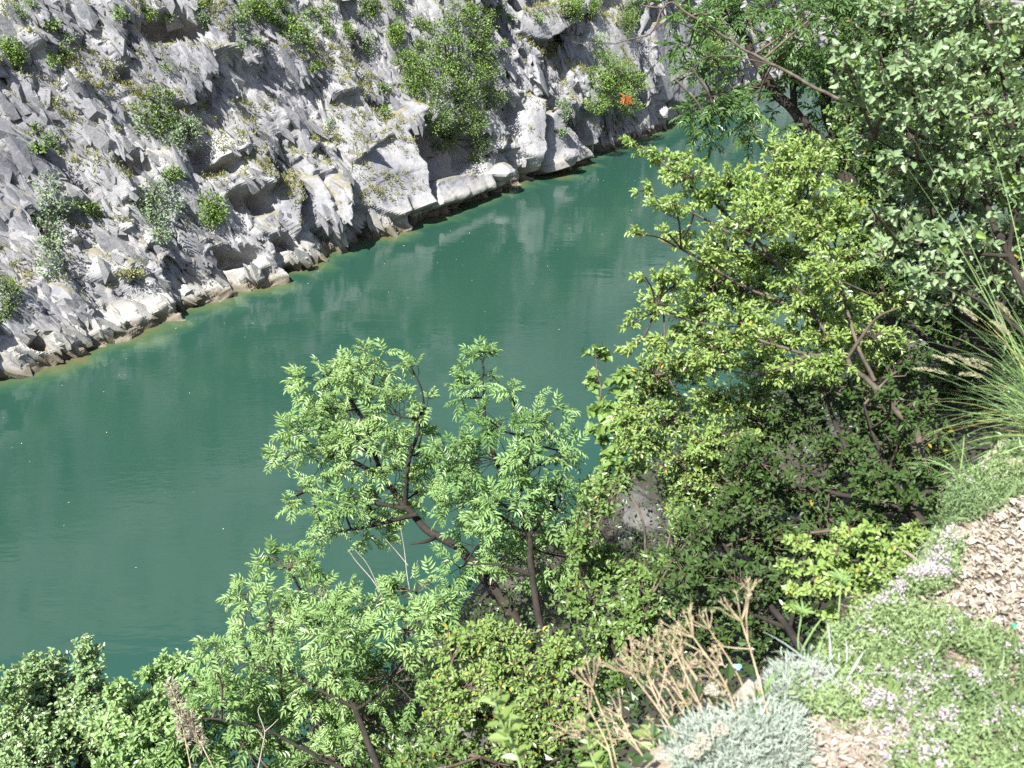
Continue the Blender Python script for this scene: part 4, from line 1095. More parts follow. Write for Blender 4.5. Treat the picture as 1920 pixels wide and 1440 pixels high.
g_ = 'shrubs clinging to the cliff'
cliff_plant(860, 110, 90, 110, 'cliff_tree', 'tallest tree on the cliff, light green with a thin dark trunk', 'tree', 'scrub', 1,
            [(862, 25, 40, 24), (830, 60, 36, 26), (895, 55, 36, 24), (850, 90, 50, 28), (905, 95, 34, 26), (800, 100, 30, 24), (820, 140, 50, 32), (880, 140, 50, 30), (925, 130, 22, 24), (780, 130, 26, 26)], 0.14, 0.75, trunk=True)
cliff_plant(850, 220, 80, 70, 'cliff_bush', 'big dark bush filling the recess under the tallest cliff tree', 'shrub', 'scrub_dark', 2,
            [(800, 170, 40, 28), (860, 180, 50, 30), (920, 180, 34, 28), (820, 220, 40, 32), (880, 225, 40, 30), (830, 260, 34, 24), (900, 265, 26, 26), (895, 295, 18, 18)], 0.13, 1.2)
cliff_plant(765, 125, 34, 36, 'cliff_bush', 'olive bush on the rim just left of the tallest cliff tree', 'shrub', 'scrub', 3, [(760, 110, 26, 20), (775, 140, 26, 22), (770, 165, 20, 16)])
cliff_plant(1150, 155, 60, 60, 'cliff_bush', 'wide green bush above the water beside the withered orange spray', 'shrub', 'scrub', 4,
            [(1130, 115, 34, 24), (1165, 135, 34, 24), (1120, 150, 34, 24), (1190, 155, 28, 22), (1150, 180, 44, 24), (1120, 195, 28, 18), (1180, 200, 30, 14)], 0.14, 1.2)
cliff_plant(1048, 205, 24, 22, 'cliff_bush', 'small grey green bush between the rock fins and the wide bush', 'shrub', 'scrub_grey', 5)
cliff_plant(1048, 245, 14, 12, 'cliff_bush', 'tiny green bush just above the waterline near the rock fins', 'shrub', 'scrub_grey', 6)
cliff_plant(95, 420, 42, 90, 'cliff_bush', 'tall grey green bush trailing down the left of the cliff', 'shrub', 'scrub_grey', 7,
            [(85, 345, 26, 20), (100, 380, 30, 24), (75, 410, 26, 26), (105, 430, 26, 26), (95, 465, 26, 26), (90, 500, 20, 20)], 0.13, 0.8)
cliff_plant(82, 275, 30, 24, 'cliff_bush', 'round bright green bush above the tall trailing bush', 'shrub', 'scrub', 8)
cliff_plant(290, 220, 44, 52, 'cliff_bush', 'dark green pointed bush in the middle of the left cliff', 'shrub', 'scrub_dark', 9,
            [(290, 180, 18, 18), (275, 210, 26, 22), (305, 210, 24, 20), (280, 240, 30, 22), (315, 235, 18, 18)], 0.14, 1.0)
cliff_plant(345, 255, 36, 40, 'cliff_bush', 'pale thin bush right of the dark pointed bush', 'shrub', 'scrub_grey', 10, None, 0.13, 0.5)
cliff_plant(318, 328, 26, 22, 'cliff_bush', 'small olive bush below the pale thin bush', 'shrub', 'scrub', 11)
cliff_plant(295, 390, 46, 46, 'cliff_bush', 'big grey green bush low on the left cliff', 'shrub', 'scrub_grey', 12,
            [(290, 355, 30, 20), (270, 385, 28, 24), (315, 385, 28, 22), (290, 415, 32, 22), (305, 440, 22, 16)], 0.13, 0.8)
cliff_plant(400, 390, 34, 42, 'cliff_bush', 'olive bush hanging above a dark hollow by the water', 'shrub', 'scrub', 13, None, 0.13, 0.8)
cliff_plant(25, 90, 34, 30, 'cliff_bush', 'green bush near the top left corner of the cliff', 'shrub', 'scrub', 14)
cliff_plant(120, 98, 16, 14, 'cliff_bush', 'little round bush right of the top left corner bush', 'shrub', 'scrub_dark', 15)
cliff_plant(165, 395, 34, 20, 'cliff_bush', 'low brownish bush right of the tall trailing bush', 'shrub', 'scrub', 16, None, 0.12, 0.7)
cliff_plant(15, 560, 24, 46, 'cliff_bush', 'dark bush at the left edge just above the waterline', 'shrub', 'scrub_dark', 17, None, 0.12, 0.8)
cliff_plant(475, 20, 46, 26, 'cliff_bush', 'spreading bush on the rim right of the dark overhang', 'shrub', 'scrub', 18)
cliff_plant(560, 55, 40, 40, 'cliff_bush', 'olive bush on the rim in the middle of the upper cliff', 'shrub', 'scrub', 19, None, 0.15, 0.6)
cliff_plant(680, 12, 30, 20, 'cliff_bush', 'dark round bush at the top edge left of the tallest tree', 'shrub', 'scrub_dark', 20)
cliff_plant(735, 50, 26, 34, 'cliff_bush', 'upright green bush on the rim beside the tallest tree', 'shrub', 'scrub', 21)
cliff_plant(690, 85, 26, 22, 'cliff_bush', 'low bush under the dark round bush at the top edge', 'shrub', 'scrub_grey', 22)
cliff_plant(1065, 25, 34, 28, 'cliff_bush', 'light bush on the rim above the dark wedge overhang', 'shrub', 'scrub', 23, None, 0.16, 0.6)
cliff_plant(1180, 30, 20, 44, 'cliff_bush', 'narrow dark bush in the crack left of the smooth slab', 'shrub', 'scrub_dark', 24)
cliff_plant(1340, 70, 40, 60, 'cliff_bush', 'hazy far bush on the cliff behind the dark trunks', 'shrub', 'scrub', 25, None, 0.2, 0.7)
cliff_plant(255, 515, 44, 14, 'cliff_bush', 'low ochre bush on the ledge just above the left waterline', 'shrub', 'drygrass', 26, None, 0.12, 0.7)
cliff_plant(1120, 70, 24, 24, 'cliff_bush', 'small bush on the face right of the dark wedge overhang', 'shrub', 'scrub_grey', 27, None, 0.15, 0.5)
ANCH = [(322, 62, 'dark overhang'), (860, 60, 'tallest cliff tree'), (95, 420, 'tall trailing bush'), (290, 215, 'dark pointed bush'), (295, 390, 'big grey green bush'), (400, 390, 'olive bush over the hollow'),
        (705, 320, 'smooth pyramid face'), (1000, 250, 'two rock fins'), (475, 20, 'spreading rim bush'), (82, 275, 'round bright bush'), (25, 90, 'top left corner bush'), (1020, 80, 'dark wedge overhang'), (130, 165, 'jutting pale block'), (660, 220, 'pale shelf over the pyramid face')]
_used = set()
for k in range(58):
    r2 = np.random.default_rng(800 + k)
    px = r2.uniform(5, 1120)
    py = r2.uniform(5, max(60, 500 - 0.40 * px)) * r2.uniform(0.1, 1.0)
    m_ = ['scrub', 'scrub', 'scrub_grey', 'scrub_dark'][k % 4]
    big = r2.uniform(9, 20)
    for ax_, ay_, nm in sorted(ANCH, key=lambda t: (t[0] - px) ** 2 + (t[1] - py) ** 2):
        dx, dy = px - ax_, py - ay_
        if abs(dx) > 2.2 * abs(dy): w_ = 'right of' if dx > 0 else 'left of'
        elif abs(dy) > 2.2 * abs(dx): w_ = 'below' if dy > 0 else 'above'
        else: w_ = ('below and ' if dy > 0 else 'above and ') + ('right of' if dx > 0 else 'left of')
        lab = ('small ' if big < 14 else 'scruffy ') + {'scrub': 'green', 'scrub_grey': 'grey green', 'scrub_dark': 'dark green'}[m_] + ' scrub tuft ' + w_ + ' the ' + nm
        if lab not in _used:
            break
    _used.add(lab)
    cliff_plant(px, py, big, big * 0.85, 'cliff_shrub', lab, 'shrub', m_, 100 + k,
                [(px, py, big * 0.75, big * 0.65), (px + r2.uniform(-9, 9), py + r2.uniform(-6, 6), big * 0.55, big * 0.5)], 0.11, 1.1, 'small shrubs dotted over the cliff')

# grass on the ledges
rng = np.random.default_rng(77)
lv = Leaves()
cand = np.where((_fn[:, 2] > 0.33) & (_fv[:, 2] > 1.6))[0]
if len(cand):
    patch = fbm(_fv[cand][:, 0] / 2.5 + _fv[cand][:, 2], _fv[cand][:, 1] / 2.5 - _fv[cand][:, 2] * 0.5, 12, 3)
    w = np.clip(patch + 0.12, 0, 1) * (0.3 + (_fn[cand][:, 2] - 0.33)) * np.clip(_fv[cand][:, 2] / 7, 0.35, 1.3)
    w = w / w.sum()
    pick = rng.choice(cand, 7500, p=w)
    for i in pick:
        n = 13
        c = _fv[i]
        dr = unit(UP * 0.9 + rng.normal(0, 0.45, (n, 3)) + out_dir(0) * 0.25)
        l = rng.uniform(0.08, 0.28) * rng.uniform(0.6, 1.2, n)
        lv.add(c + rng.normal(0, 0.09, (n, 3)), dr, unit(rng.normal(0, 1, (n, 3)) + SUN), l, 0.055, np.clip(rng.beta(2, 2) + rng.normal(0, 0.1, n), 0, 1))
    o = obj('cliff_grass', lv.mesh('cliff_grass', TRI), M['drygrass'])
    tag(o, 'dry olive grass growing on the ledges of the cliff', 'grass', None, 'stuff')

# leaves and specks adrift on the river
lv = Leaves(); rng = np.random.default_rng(14); n = 140
tt = rng.uniform(-14, 62, n); ww = np.abs(rng.normal(0, 1, n)) * 8 + 1
xs, ys, ths = shore(tt)
lv.add(np.stack([xs + np.sin(ths) * ww, ys - np.cos(ths) * ww, np.full(n, 0.015)], -1), unit(np.stack([rng.normal(0, 1, n), rng.normal(0, 1, n), rng.normal(0, 0.05, n)], -1)), UP, rng.uniform(0.03, 0.09, n), rng.uniform(0.02, 0.04, n), rng.random(n))
tag(obj('floating_leaves', lv.mesh('floating_leaves'), M['float']), 'tiny pale leaves adrift on the river', 'leaves', None, 'stuff')

# ------------------------------------------------------------------ the path edge: grass clump, thyme, litter, stalks
def in_poly(x, y, poly):
    ins = np.zeros(len(x), bool); j = len(poly) - 1
    for i in range(len(poly)):
        xi, yi = poly[i]; xj, yj = poly[j]
        c = ((yi > y) != (yj > y)) & (x < (xj - xi) * (y - yi) / (yj - yi + 1e-12) + xi)
        ins ^= c; j = i
    return ins

def plane_pt(px, py, z=PATH_Z):
    d = ray(px, py); t = (z - CAM_Z) / d[2]
    return (d * t)[:2]

def scatter(poly_px, n):
    poly = [plane_pt(*q) for q in poly_px]
    a = np.array(poly)
    out = []
    lo, hi = a.min(0), a.max(0)
    while len(out) < n:
        q = rng.uniform(lo, hi, (n * 3, 2))
        q = q[in_poly(q[:, 0], q[:, 1], poly)]
        out = list(out) + list(q)
    q = np.array(out[:n])
    return np.stack([q[:, 0], q[:, 1], bank_z(q[:, 0], q[:, 1])], -1)

def arc_blade(lv_pts, base, tip, rise, w, acc, tint, seg=6):
    t = np.linspace(0, 1, seg + 1)[:, None]
    mid = (base + tip) / 2 + UP * rise
    p = (1 - t) ** 2 * base + 2 * t * (1 - t) * mid + t * t * tip
    d = unit(np.gradient(p, axis=0)); x = unit(np.cross(d, UP + rng.normal(0, 0.25, 3)))
    ww = (w * np.clip(1.05 - t ** 1.6, 0.08, 1))
    V = np.concatenate([p - x * ww, p + x * ww])
    k = seg + 1
    F = np.array([(i, i + 1, k + i + 1, k + i) for i in range(seg)])
    acc.add(V, [F], tint)
    return p

def grass_clump(loc, label, n, reach, lean, seed, heads=0, mat='blade', bw=0.0021, name='grass_clump'):
    global rng
    rng = np.random.default_rng(seed)
    root = empty(name, loc, label, 'grass clump')
    ac = Acc(); hd = []
    for i in range(n):
        dr = unit(np.array([rng.normal(0, 0.6), rng.normal(0, 0.6), 0.0]) + lean)
        r = reach * rng.uniform(0.35, 1.1)
        b = loc + rng.normal(0, 0.025, 3) * np.array([1, 1, 0])
        tip = b + dr * r * rng.uniform(0.5, 1.0) + UP * r * rng.uniform(-0.3, 1.0)
        arc_blade(None, b, tip, r * rng.uniform(0.15, 0.42), bw * rng.uniform(0.6, 1.2), ac, rng.random() if rng.random() > 0.05 else 1.0)
    o = obj('blades', ac.mesh('blades', loc), M[mat], root); o['kind'] = 'stuff'
    for i in range(heads):
        dr = unit(np.array([rng.normal(0, 0.3), rng.normal(0, 0.3), 0.0]) + lean)
        r = reach * rng.uniform(0.75, 1.1)
        b = loc + rng.normal(0, 0.02, 3) * np.array([1, 1, 0])
        tip = b + dr * r * rng.uniform(0.55, 0.85) + UP * r * rng.uniform(0.3, 0.95)
        a1 = Acc(); p = arc_blade(None, b, tip, r * rng.uniform(0.05, 0.16), 0.0012, a1, 0.6)
        ln = rng.uniform(0.07, 0.11)
        hdir = unit(p[-1] - p[-2]); l2 = Leaves(); m = 90
        t = rng.uniform(0, 1, m)
        side = unit(rng.normal(0, 1, (m, 3)))
        pp = p[-1] - hdir * (ln * 0.3) + hdir * (t * ln)[:, None] + side * (0.0026 * np.sin(np.pi * np.clip(t, 0.05, 0.95)))[:, None] - UP * (t * t * ln * 0.2)[:, None]
        l2.add(pp, unit(hdir + side * 0.5), unit(rng.normal(0, 1, (m, 3)) + SUN), 0.012, 0.0025, rng.random(m))
        st = obj('stalk', a1.mesh('stalk', loc), M[mat], root)
        obj('seed_head', l2.mesh('seed_head', TRI, loc), M['seed'], st)
    return root

gl = G(2005, 850)
grass_clump(gl, 'fountain of long grass with fluffy cream seed heads at the right edge', 300, 0.60, np.array([-0.75, 0.35, 0]), 31, 11)
grass_clump(G(1815, 915) + UP * 0.0, 'thin dry grass tuft at the tip of the path edge', 26, 0.26, np.array([-0.7, 0.2, 0]), 32, 0, bw=0.002)
# long fine stems crossing in front of the pale tree
rng = np.random.default_rng(33)
for k, (x0, y0, x1, y1, d0, d1) in enumerate([(1960, 820, 1690, 225, 2.75, 3.0), (1965, 830, 1770, 430, 2.75, 3.0), (1970, 800, 1830, 180, 2.75, 3.1), (1965, 830, 1690, 300, 2.75, 3.1), (1970, 820, 1640, 620, 2.75, 2.9)]):
    b, tip = P(x0, y0, d0), P(x1, y1, d1)
    a1 = Acc(); arc_blade(None, b, tip, 0.12, 0.0016, a1, 0.7, 10)
    o = obj('tall_grass', a1.mesh('tall_grass', b), M['blade'], None, b)
    tag(o, ['longest thin grass stem rising past the pale broad leaves', 'thin grass stem arching beside the seed heads', 'upright thin grass stem in front of the mossy boulder', 'slanting thin grass stem across the pale tree', 'low arching grass stem reaching into the shade'][k], 'grass stem', 'long grass stems at the right edge')

def thyme_mat_thing(poly_px, n, label, seed, nf):
    global rng
    rng = np.random.default_rng(seed)
    pts = scatter(poly_px, n)
    pts = pts[fbm(pts[:, 0] / 0.13, pts[:, 1] / 0.13, seed + 21, 4) > (-0.27 if seed == 41 else -0.5)]; n = len(pts); nf = min(nf, n)
    base = pts.mean(0)
    root = empty('thyme_mat', base, label, 'ground cover')
    lv = Leaves()
    k = 9
    hgt = 0.022 + 0.075 * np.clip(fbm(pts[:, 0] / 0.12, pts[:, 1] / 0.12, seed, 3) + 0.4, 0, 1)
    for j in range(k):
        t = (j + 0.5) / k
        lean = np.stack([rng.normal(0, 0.25, n), rng.normal(0, 0.25, n), np.ones(n)], -1)
        pos = pts + lean * (hgt * t)[:, None]
        dr = unit(rng.normal(0, 1, (n, 3)) + UP * 0.7)
        l = rng.uniform(0.008, 0.018, n)
        lv.add(pos, dr, leaf_normals(dr, 0.6, 0.3, 0.1, 0.5), l, l * 0.34, np.clip(rng.beta(2, 2, n) * 0.8 + 0.1 + 0.9 * fbm(pts[:, 0] / 0.2, pts[:, 1] / 0.2, seed + 9, 3), 0, 1))
    m = n // 3; i_ = rng.integers(0, n, m); l = rng.uniform(0.03, 0.09, m)
    lv.add(pts[i_], unit(UP + rng.normal(0, 0.55, (m, 3))), unit(rng.normal(0, 1, (m, 3)) + SUN), l, rng.uniform(0.002, 0.004, m), rng.random(m))
    o = obj('foliage', lv.mesh('foliage', TRI, base), M['thyme'], root); o['kind'] = 'stuff'
    fl = Leaves()
    cl = fbm(pts[:, 0] / 0.16 + 9, pts[:, 1] / 0.16, seed + 3, 3)
    w = np.clip(cl + 0.3, 0.03, 1)
    ch = rng.choice(n, nf, p=w / w.sum())
    for j in range(14):
        pos = pts[ch] + UP * (hgt[ch] + 0.008)[:, None] + rng.normal(0, 0.006, (nf, 3))
        l = rng.uniform(0.004, 0.008, nf)
        fl.add(pos, unit(rng.normal(0, 1, (nf, 3))), unit(UP + rng.normal(0, 0.5, (nf, 3))), l, l * 0.9, rng.random(nf))
    o = obj('flowers', fl.mesh('flowers', TRI, base), M['flower'], root); o['kind'] = 'stuff'
    return root

thyme_mat_thing([(1470, 1350), (1530, 1240), (1630, 1170), (1760, 1170), (1850, 1200), (1960, 1260), (2250, 1330), (2200, 1440), (1960, 1440), (1700, 1420), (1560, 1400)], 5200, 'wide thyme mat with lilac flowers below the dry leaves, nearest the camera', 41, 330)
thyme_mat_thing([(1545, 1210), (1610, 1090), (1690, 1015), (1790, 1030), (1775, 1110), (1700, 1140), (1640, 1180)], 2300, 'flowering thyme strip on the path edge beside the sunlit sprays', 42, 240)
thyme_mat_thing([(1720, 1000), (1800, 915), (1900, 840), (2050, 790), (2060, 880), (1930, 930), (1840, 975)], 2200, 'green turf strip at the rim beside the fountain grass', 43, 12)
thyme_mat_thing([(1640, 1440), (1760, 1420), (2000, 1440), (2000, 1500), (1640, 1500)], 700, 'thin green growth at the very bottom right corner', 44, 20)

# dead leaves
rng = np.random.default_rng(51)
LIT = [(1670, 1170), (1780, 1040), (1850, 970), (1950, 920), (2200, 860), (2400, 1000), (2300, 1330), (1960, 1260), (1850, 1200), (1760, 1180)]
LIT2 = [(1520, 1440), (1500, 1390), (1560, 1370), (1720, 1400), (1760, 1440), (1700, 1500), (1540, 1500)]
CURL = (np.array([(0, 0, 0), (-.38, .3, .20), (-.30, .7, .16), (0, 1, .12), (.32, .68, .22), (.40, .3, .12)]), [np.array([(0, 3, 2, 1), (0, 5, 4, 3)])])
lv = Leaves()
for poly, n in ((LIT, 11500), (LIT2, 3000)):
    p = scatter(poly, n) + UP * rng.uniform(0.003, 0.035, n)[:, None]
    d = unit(np.stack([rng.normal(0, 1, n), rng.normal(0, 1, n), rng.normal(0, 0.25, n)], -1))
    l = rng.uniform(0.006, 0.028, n)
    lv.add(p, d, unit(UP + rng.normal(0, 0.7, (n, 3))), l, l * rng.uniform(0.22, 0.6, n), rng.random(n))
tag(obj('leaf_litter', lv.mesh('leaf_litter', CURL), M['litter']), 'pale dry dead leaves strewn over the path', 'leaf litter', None, 'stuff')
lv = Leaves(); n = 2200
p = np.concatenate([scatter(LIT, n // 2), scatter(LIT2, n // 4), scatter([(1600, 1200), (1750, 1060), (1900, 1000), (2000, 1440), (1550, 1440)], n // 4)])
n = len(p)
lv.add(p + UP * 0.012, unit(np.stack([rng.normal(0, 1, n), rng.normal(0, 1, n), rng.normal(0, 0.15, n)], -1)), UP, rng.uniform(0.02, 0.11, n), rng.uniform(0.001, 0.003, n), rng.random(n))
tag(obj('dry_straw', lv.mesh('dry_straw', TRI), M['litter']), 'bits of straw and twig among the dead leaves', 'straw', None, 'stuff')
# the largest leaves lie on top, each its own
protos = []
for t in (0.15, 0.45, 0.7, 0.95):
    l1 = Leaves(); l1.add(np.zeros((1, 3)), (0, 1, 0), (0, 0, 1), 1.0, 0.75, t)
    me = l1.mesh('fallen_leaf', CURL); me.materials.append(M['litter']); protos.append(me)
first = None
for i, p in enumerate(scatter([(1700, 1150), (1790, 1040), (1850, 980), (1915, 950), (1915, 1225), (1850, 1190), (1770, 1170)], 90)):
    o = bpy.data.objects.new('fallen_leaf', protos[i % 4]); COL.objects.link(o)
    o.location = p + UP * rng.uniform(0.02, 0.04)
    o.rotation_euler = (rng.normal(0, 0.35), rng.normal(0, 0.35), rng.uniform(0, 6.28))
    s = rng.uniform(0.020, 0.036); o.scale = (s * rng.uniform(0.6, 1.0), s, s * 1.2)
    tag(o, 'pale curled dead leaf lying on top of the path litter', 'dead leaf', 'dead leaves lying on the path')

# silver mounds with cream flower heads
def silver_mound(px, py, r, label, seed, heads):
    global rng
    rng = np.random.default_rng(seed)
    base = G(px, py)
    root = empty('silver_bush', base, label, 'shrub')
    lv = Leaves()
    n = int(1100 * (r / 0.14) ** 2)
    a = rng.uniform(0, 6.28, n); q = np.sqrt(rng.uniform(0, 1, n))
    px_, py_ = np.cos(a) * q * r, np.sin(a) * q * r
    lump = 0.5 + 1.1 * np.clip(fbm(px_ / 0.07 + seed, py_ / 0.07, seed, 3) + 0.35, 0, 1)
    wob = 1 + 0.5 * fbm(np.cos(a) * 1.5 + seed, np.sin(a) * 1.5, 8, 2)
    top = base + np.stack([px_ * wob, py_ * wob, 0.62 * r * (1 - q * q) * lump + 0.012 + rng.uniform(0, 0.03, n)], -1)
    for j in range(16):
        pos = top + rng.normal(0, 0.014, (n, 3)) - UP * rng.uniform(0, 0.04, n)[:, None]
        dr = unit(top - base + UP * 0.06 + rng.normal(0, 0.07, (n, 3)))
        l = rng.uniform(0.012, 0.026, n)
        lv.add(pos, dr, unit(UP * 0.4 + SUN * 0.4 + rng.normal(0, 0.6, (n, 3))), l, l * 0.17, rng.beta(2, 2, n))
    o = obj('foliage', lv.mesh('foliage', TRI, base), M['silver'], root); o['kind'] = 'stuff'
    for hx, hy, hd in heads:
        c = P(hx, hy, hd)
        ac = Acc(); ac.tube(spline([base + rng.normal(0, 0.02, 3), (base + c) / 2 + rng.normal(0, 0.01, 3), c], 4), 0.0018, 4)
        st = obj('stalk', ac.mesh('stalk', base), M['greenstem'], root)
        fl = Leaves(); m = 160
        v = unit(rng.normal(0, 1, (m, 3)) * np.array([1, 1, 0.45])); pos = c + v * 0.017 * np.sqrt(rng.random(m))[:, None] * np.array([1, 1, 0.6]) + UP * 0.006
        fl.add(pos, unit(rng.normal(0, 1, (m, 3))), unit(UP + rng.normal(0, 0.4, (m, 3))), 0.006, 0.006, rng.random(m))
        obj('flower_head', fl.mesh('flower_head', TRI, base), M['cream'], st)
    return root
silver_mound(1435, 1405, 0.078, 'silver grey cushion shrub with cream flower heads at the bottom', 61, [(1335, 1297, 1.85), (1352, 1372, 1.76), (1318, 1392, 1.75), (1300, 1412, 1.74)])
silver_mound(1500, 1310, 0.065, 'small silver cushion shrub in front of the dark shade', 62, [])
silver_mound(1345, 1440, 0.075, 'sparse silver cushion shrub at the bottom edge behind the dry stalks', 63, [])

# dry umbel stalks
UMB = [((1390, 1165), (1432, 1320), 0), ((1330, 1180), (1440, 1400), 1), ((1300, 1195), (1410, 1400), 0), ((1280, 1235), (1380, 1400), 1), ((1215, 1265), (1330, 1440), 0), ((1235, 1225), (1350, 1440), 1),
       ((1185, 1265), (1300, 1440), 0), ((1110, 1290), (1190, 1460), 0), ((1165, 1345), (1230, 1460), 1), ((1250, 1290), (1370, 1450), 1), ((1345, 1260), (1420, 1400), 1), ((1105, 1330), (1160, 1460), 1), ((1180, 1380), (1290, 1470), 1), ((1200, 1235), (1310, 1430), 1), ((1290, 1290), (1390, 1440), 1), ((1260, 1210), (1365, 1420), 1)]
_order = sorted(range(len(UMB)), key=lambda i: -UMB[i][0][0]); _rank = {k: i for i, k in enumerate(_order)}
ORD = 'first second third fourth fifth sixth seventh eighth ninth tenth eleventh twelfth thirteenth fourteenth fifteenth sixteenth'.split()
for k, ((hx, hy), (bx, by), small) in enumerate(UMB):
    rng = np.random.default_rng(700 + k)
    d = 1.98 + rng.uniform(-0.12, 0.12)
    h = P(hx, hy, d); b = P(bx, by, d - 0.05); b = b + (b - h) * 0.9
    root = empty('dry_umbel', b, 'rightmost dry umbel stalk, standing alone against the dark shade' if k == 0 else '%s dry umbel stalk from the right in the brown sheaf by the silver cushion' % ORD[_rank[k]], 'dry stalk', 'dry umbel stalks at the path edge')
    ac = Acc()
    sp = spline([b, b + (h - b) * 0.4 + rng.normal(0, 0.012, 3), b + (h - b) * 0.75 + rng.normal(0, 0.012, 3), h], 5)
    ac.tube(sp, np.linspace(0.0027, 0.0015, len(sp)), 5)
    obj('stalk', ac.mesh('stalk', b), M['drystem'], root)
    ax = unit(sp[-1] - sp[-4])
    def umbel(c, ax, ln, m):
        a2 = Acc()
        e1 = unit(np.cross(ax, UP + np.array([0.1, 0, 0]))); e2 = np.cross(ax, e1)
        for q in range(m):
            a = q * 6.28 / m + rng.uniform(-0.3, 0.3)
            d_ = unit(ax * rng.uniform(0.6, 1.1) + math.cos(a) * e1 * 0.7 + math.sin(a) * e2 * 0.7)
            l = ln * rng.uniform(0.7, 1.1)
            a2.tube(np.array([c, c + d_ * l * 0.6, c + d_ * l + ax * l * 0.1]), [0.0012, 0.0010, 0.0008], 4)
            for w in range(3):
                d2 = unit(d_ + rng.normal(0, 0.5, 3)); s0 = c + d_ * l + ax * l * 0.1
                a2.tube(np.array([s0, s0 + d2 * 0.008, s0 + d2 * 0.014]), [0.0009, 0.0013, 0.0004], 3)
        return a2
    obj('umbel', umbel(sp[-1], ax, 0.062 if not small else 0.042, 9 if not small else 6).mesh('umbel', b), M['drystem'], root)
    for q in range(2):
        i = rng.integers(8, len(sp) - 3)
        d_ = unit(ax * 0.8 + rng.normal(0, 0.5, 3)); e = sp[i] + d_ * rng.uniform(0.05, 0.11)
        a3 = umbel(e, d_, 0.024, 5); a3.tube(np.array([sp[i], (sp[i] + e) / 2 + rng.normal(0, 0.004, 3), e]), [0.0016, 0.0014, 0.0012], 4)
        obj('side_umbel', a3.mesh('side_umbel', b), M['drystem'], root)

# pale sprouts at the bottom edge
def sprout(stem_px, d, label, seed, n, size, mat='sprout', name='leafy_sprout'):
    global rng
    rng = np.random.default_rng(seed)
    w = np.array([P(x, y, d) for x, y in stem_px]); base = w[0]
    root = empty(name, base, label, 'sprout')
    sp = spline(w, 6); ac = Acc(); ac.tube(sp, np.linspace(0.004, 0.0015, len(sp)), 5)
    obj('stem', ac.mesh('stem', base), M['greenstem'], root)
    for k in range(n):
        t = 0.2 + 0.8 * (k + 0.5) / n; i = int(t * (len(sp) - 1))
        ax = unit(sp[min(i + 1, len(sp) - 1)] - sp[max(i - 1, 0)])
        a = k * 2.4 + rng.uniform(-0.3, 0.3)
        e1 = unit(np.cross(ax, UP + np.array([0.2, 0.1, 0]))); e2 = np.cross(ax, e1)
        dr = unit(ax * 0.6 + math.cos(a) * e1 + math.sin(a) * e2)
        l = size * rng.uniform(0.7, 1.15) * (0.75 if t > 0.85 else 1)
        l1 = Leaves(); l1.add(sp[i][None], dr, unit(UP + SUN * 0.3 + rng.normal(0, 0.3, 3)), l, l * 0.55, 1.0 if rng.random() < 0.1 else rng.uniform(0.3, 0.9))
        obj('leaf', l1.mesh('leaf', OVAL, base), M[mat], root)
    return root
sprout([(985, 1470), (965, 1405), (938, 1350), (925, 1300)], 2.0, 'pale leafy sprout at the bottom edge below the yellowing bush', 81, 18, 0.05)
sprout([(962, 1410), (955, 1365), (962, 1330)], 2.0, 'short pale side sprout leaning on the taller sprout', 82, 7, 0.035)
sprout([(1130, 1470), (1105, 1405), (1095, 1350)], 2.0, 'leafy sprout with an orange leaf left of the dry stalks', 83, 12, 0.045)
sprout([(1260, 1480), (1232, 1415), (1218, 1365)], 1.95, 'leafy green sprout in the middle of the dry stalks', 84, 12, 0.042)
sprout([(1420, 1480), (1440, 1440)], 2.0, 'tiny sprout at the foot of the silver cushion', 85, 5, 0.03)

# salsify stems with star heads
def star_flower(head, foot, d, label, seed):
    global rng
    rng = np.random.default_rng(seed)
    h = P(*head, d); b = G(*foot)
    root = empty('star_flower', b, label, 'flower')
    sp = spline([b, b + (h - b) * 0.5 + rng.normal(0, 0.01, 3), h], 6)
    ac = Acc(); ac.tube(sp, np.linspace(0.0025, 0.002, len(sp) - 1).tolist() + [0.005], 5)
    obj('stem', ac.mesh('stem', b), M['greenstem'], root)
    for k in range(9):
        a = k * 0.698
        dr = unit(UP * 0.9 + np.array([math.cos(a), math.sin(a), 0]))
        l1 = Leaves(); l1.add(h[None], dr, unit(UP + rng.normal(0, 0.2, 3)), 0.04 * rng.uniform(0.8, 1.1), 0.006, 0.75)
        obj('bract', l1.mesh('bract', OVAL, b), M['blade'], root)
    for k in range(4):
        a1 = Acc(); dr = unit(np.array([rng.normal(), rng.normal(), 0])); q = sp[rng.integers(1, 6)]
        arc_blade(None, q, q + dr * 0.06 + UP * rng.uniform(0.06, 0.13), 0.04, 0.003, a1, 0.7)
        obj('leaf', a1.mesh('leaf', b), M['blade'], root)
star_flower((1577, 1090), (1568, 1300), 2.2, 'taller star headed stem rising in front of the sunlit sprays', 91)
star_flower((1503, 1150), (1530, 1260), 2.25, 'shorter star headed stem leaning left at the edge of the shade', 92)

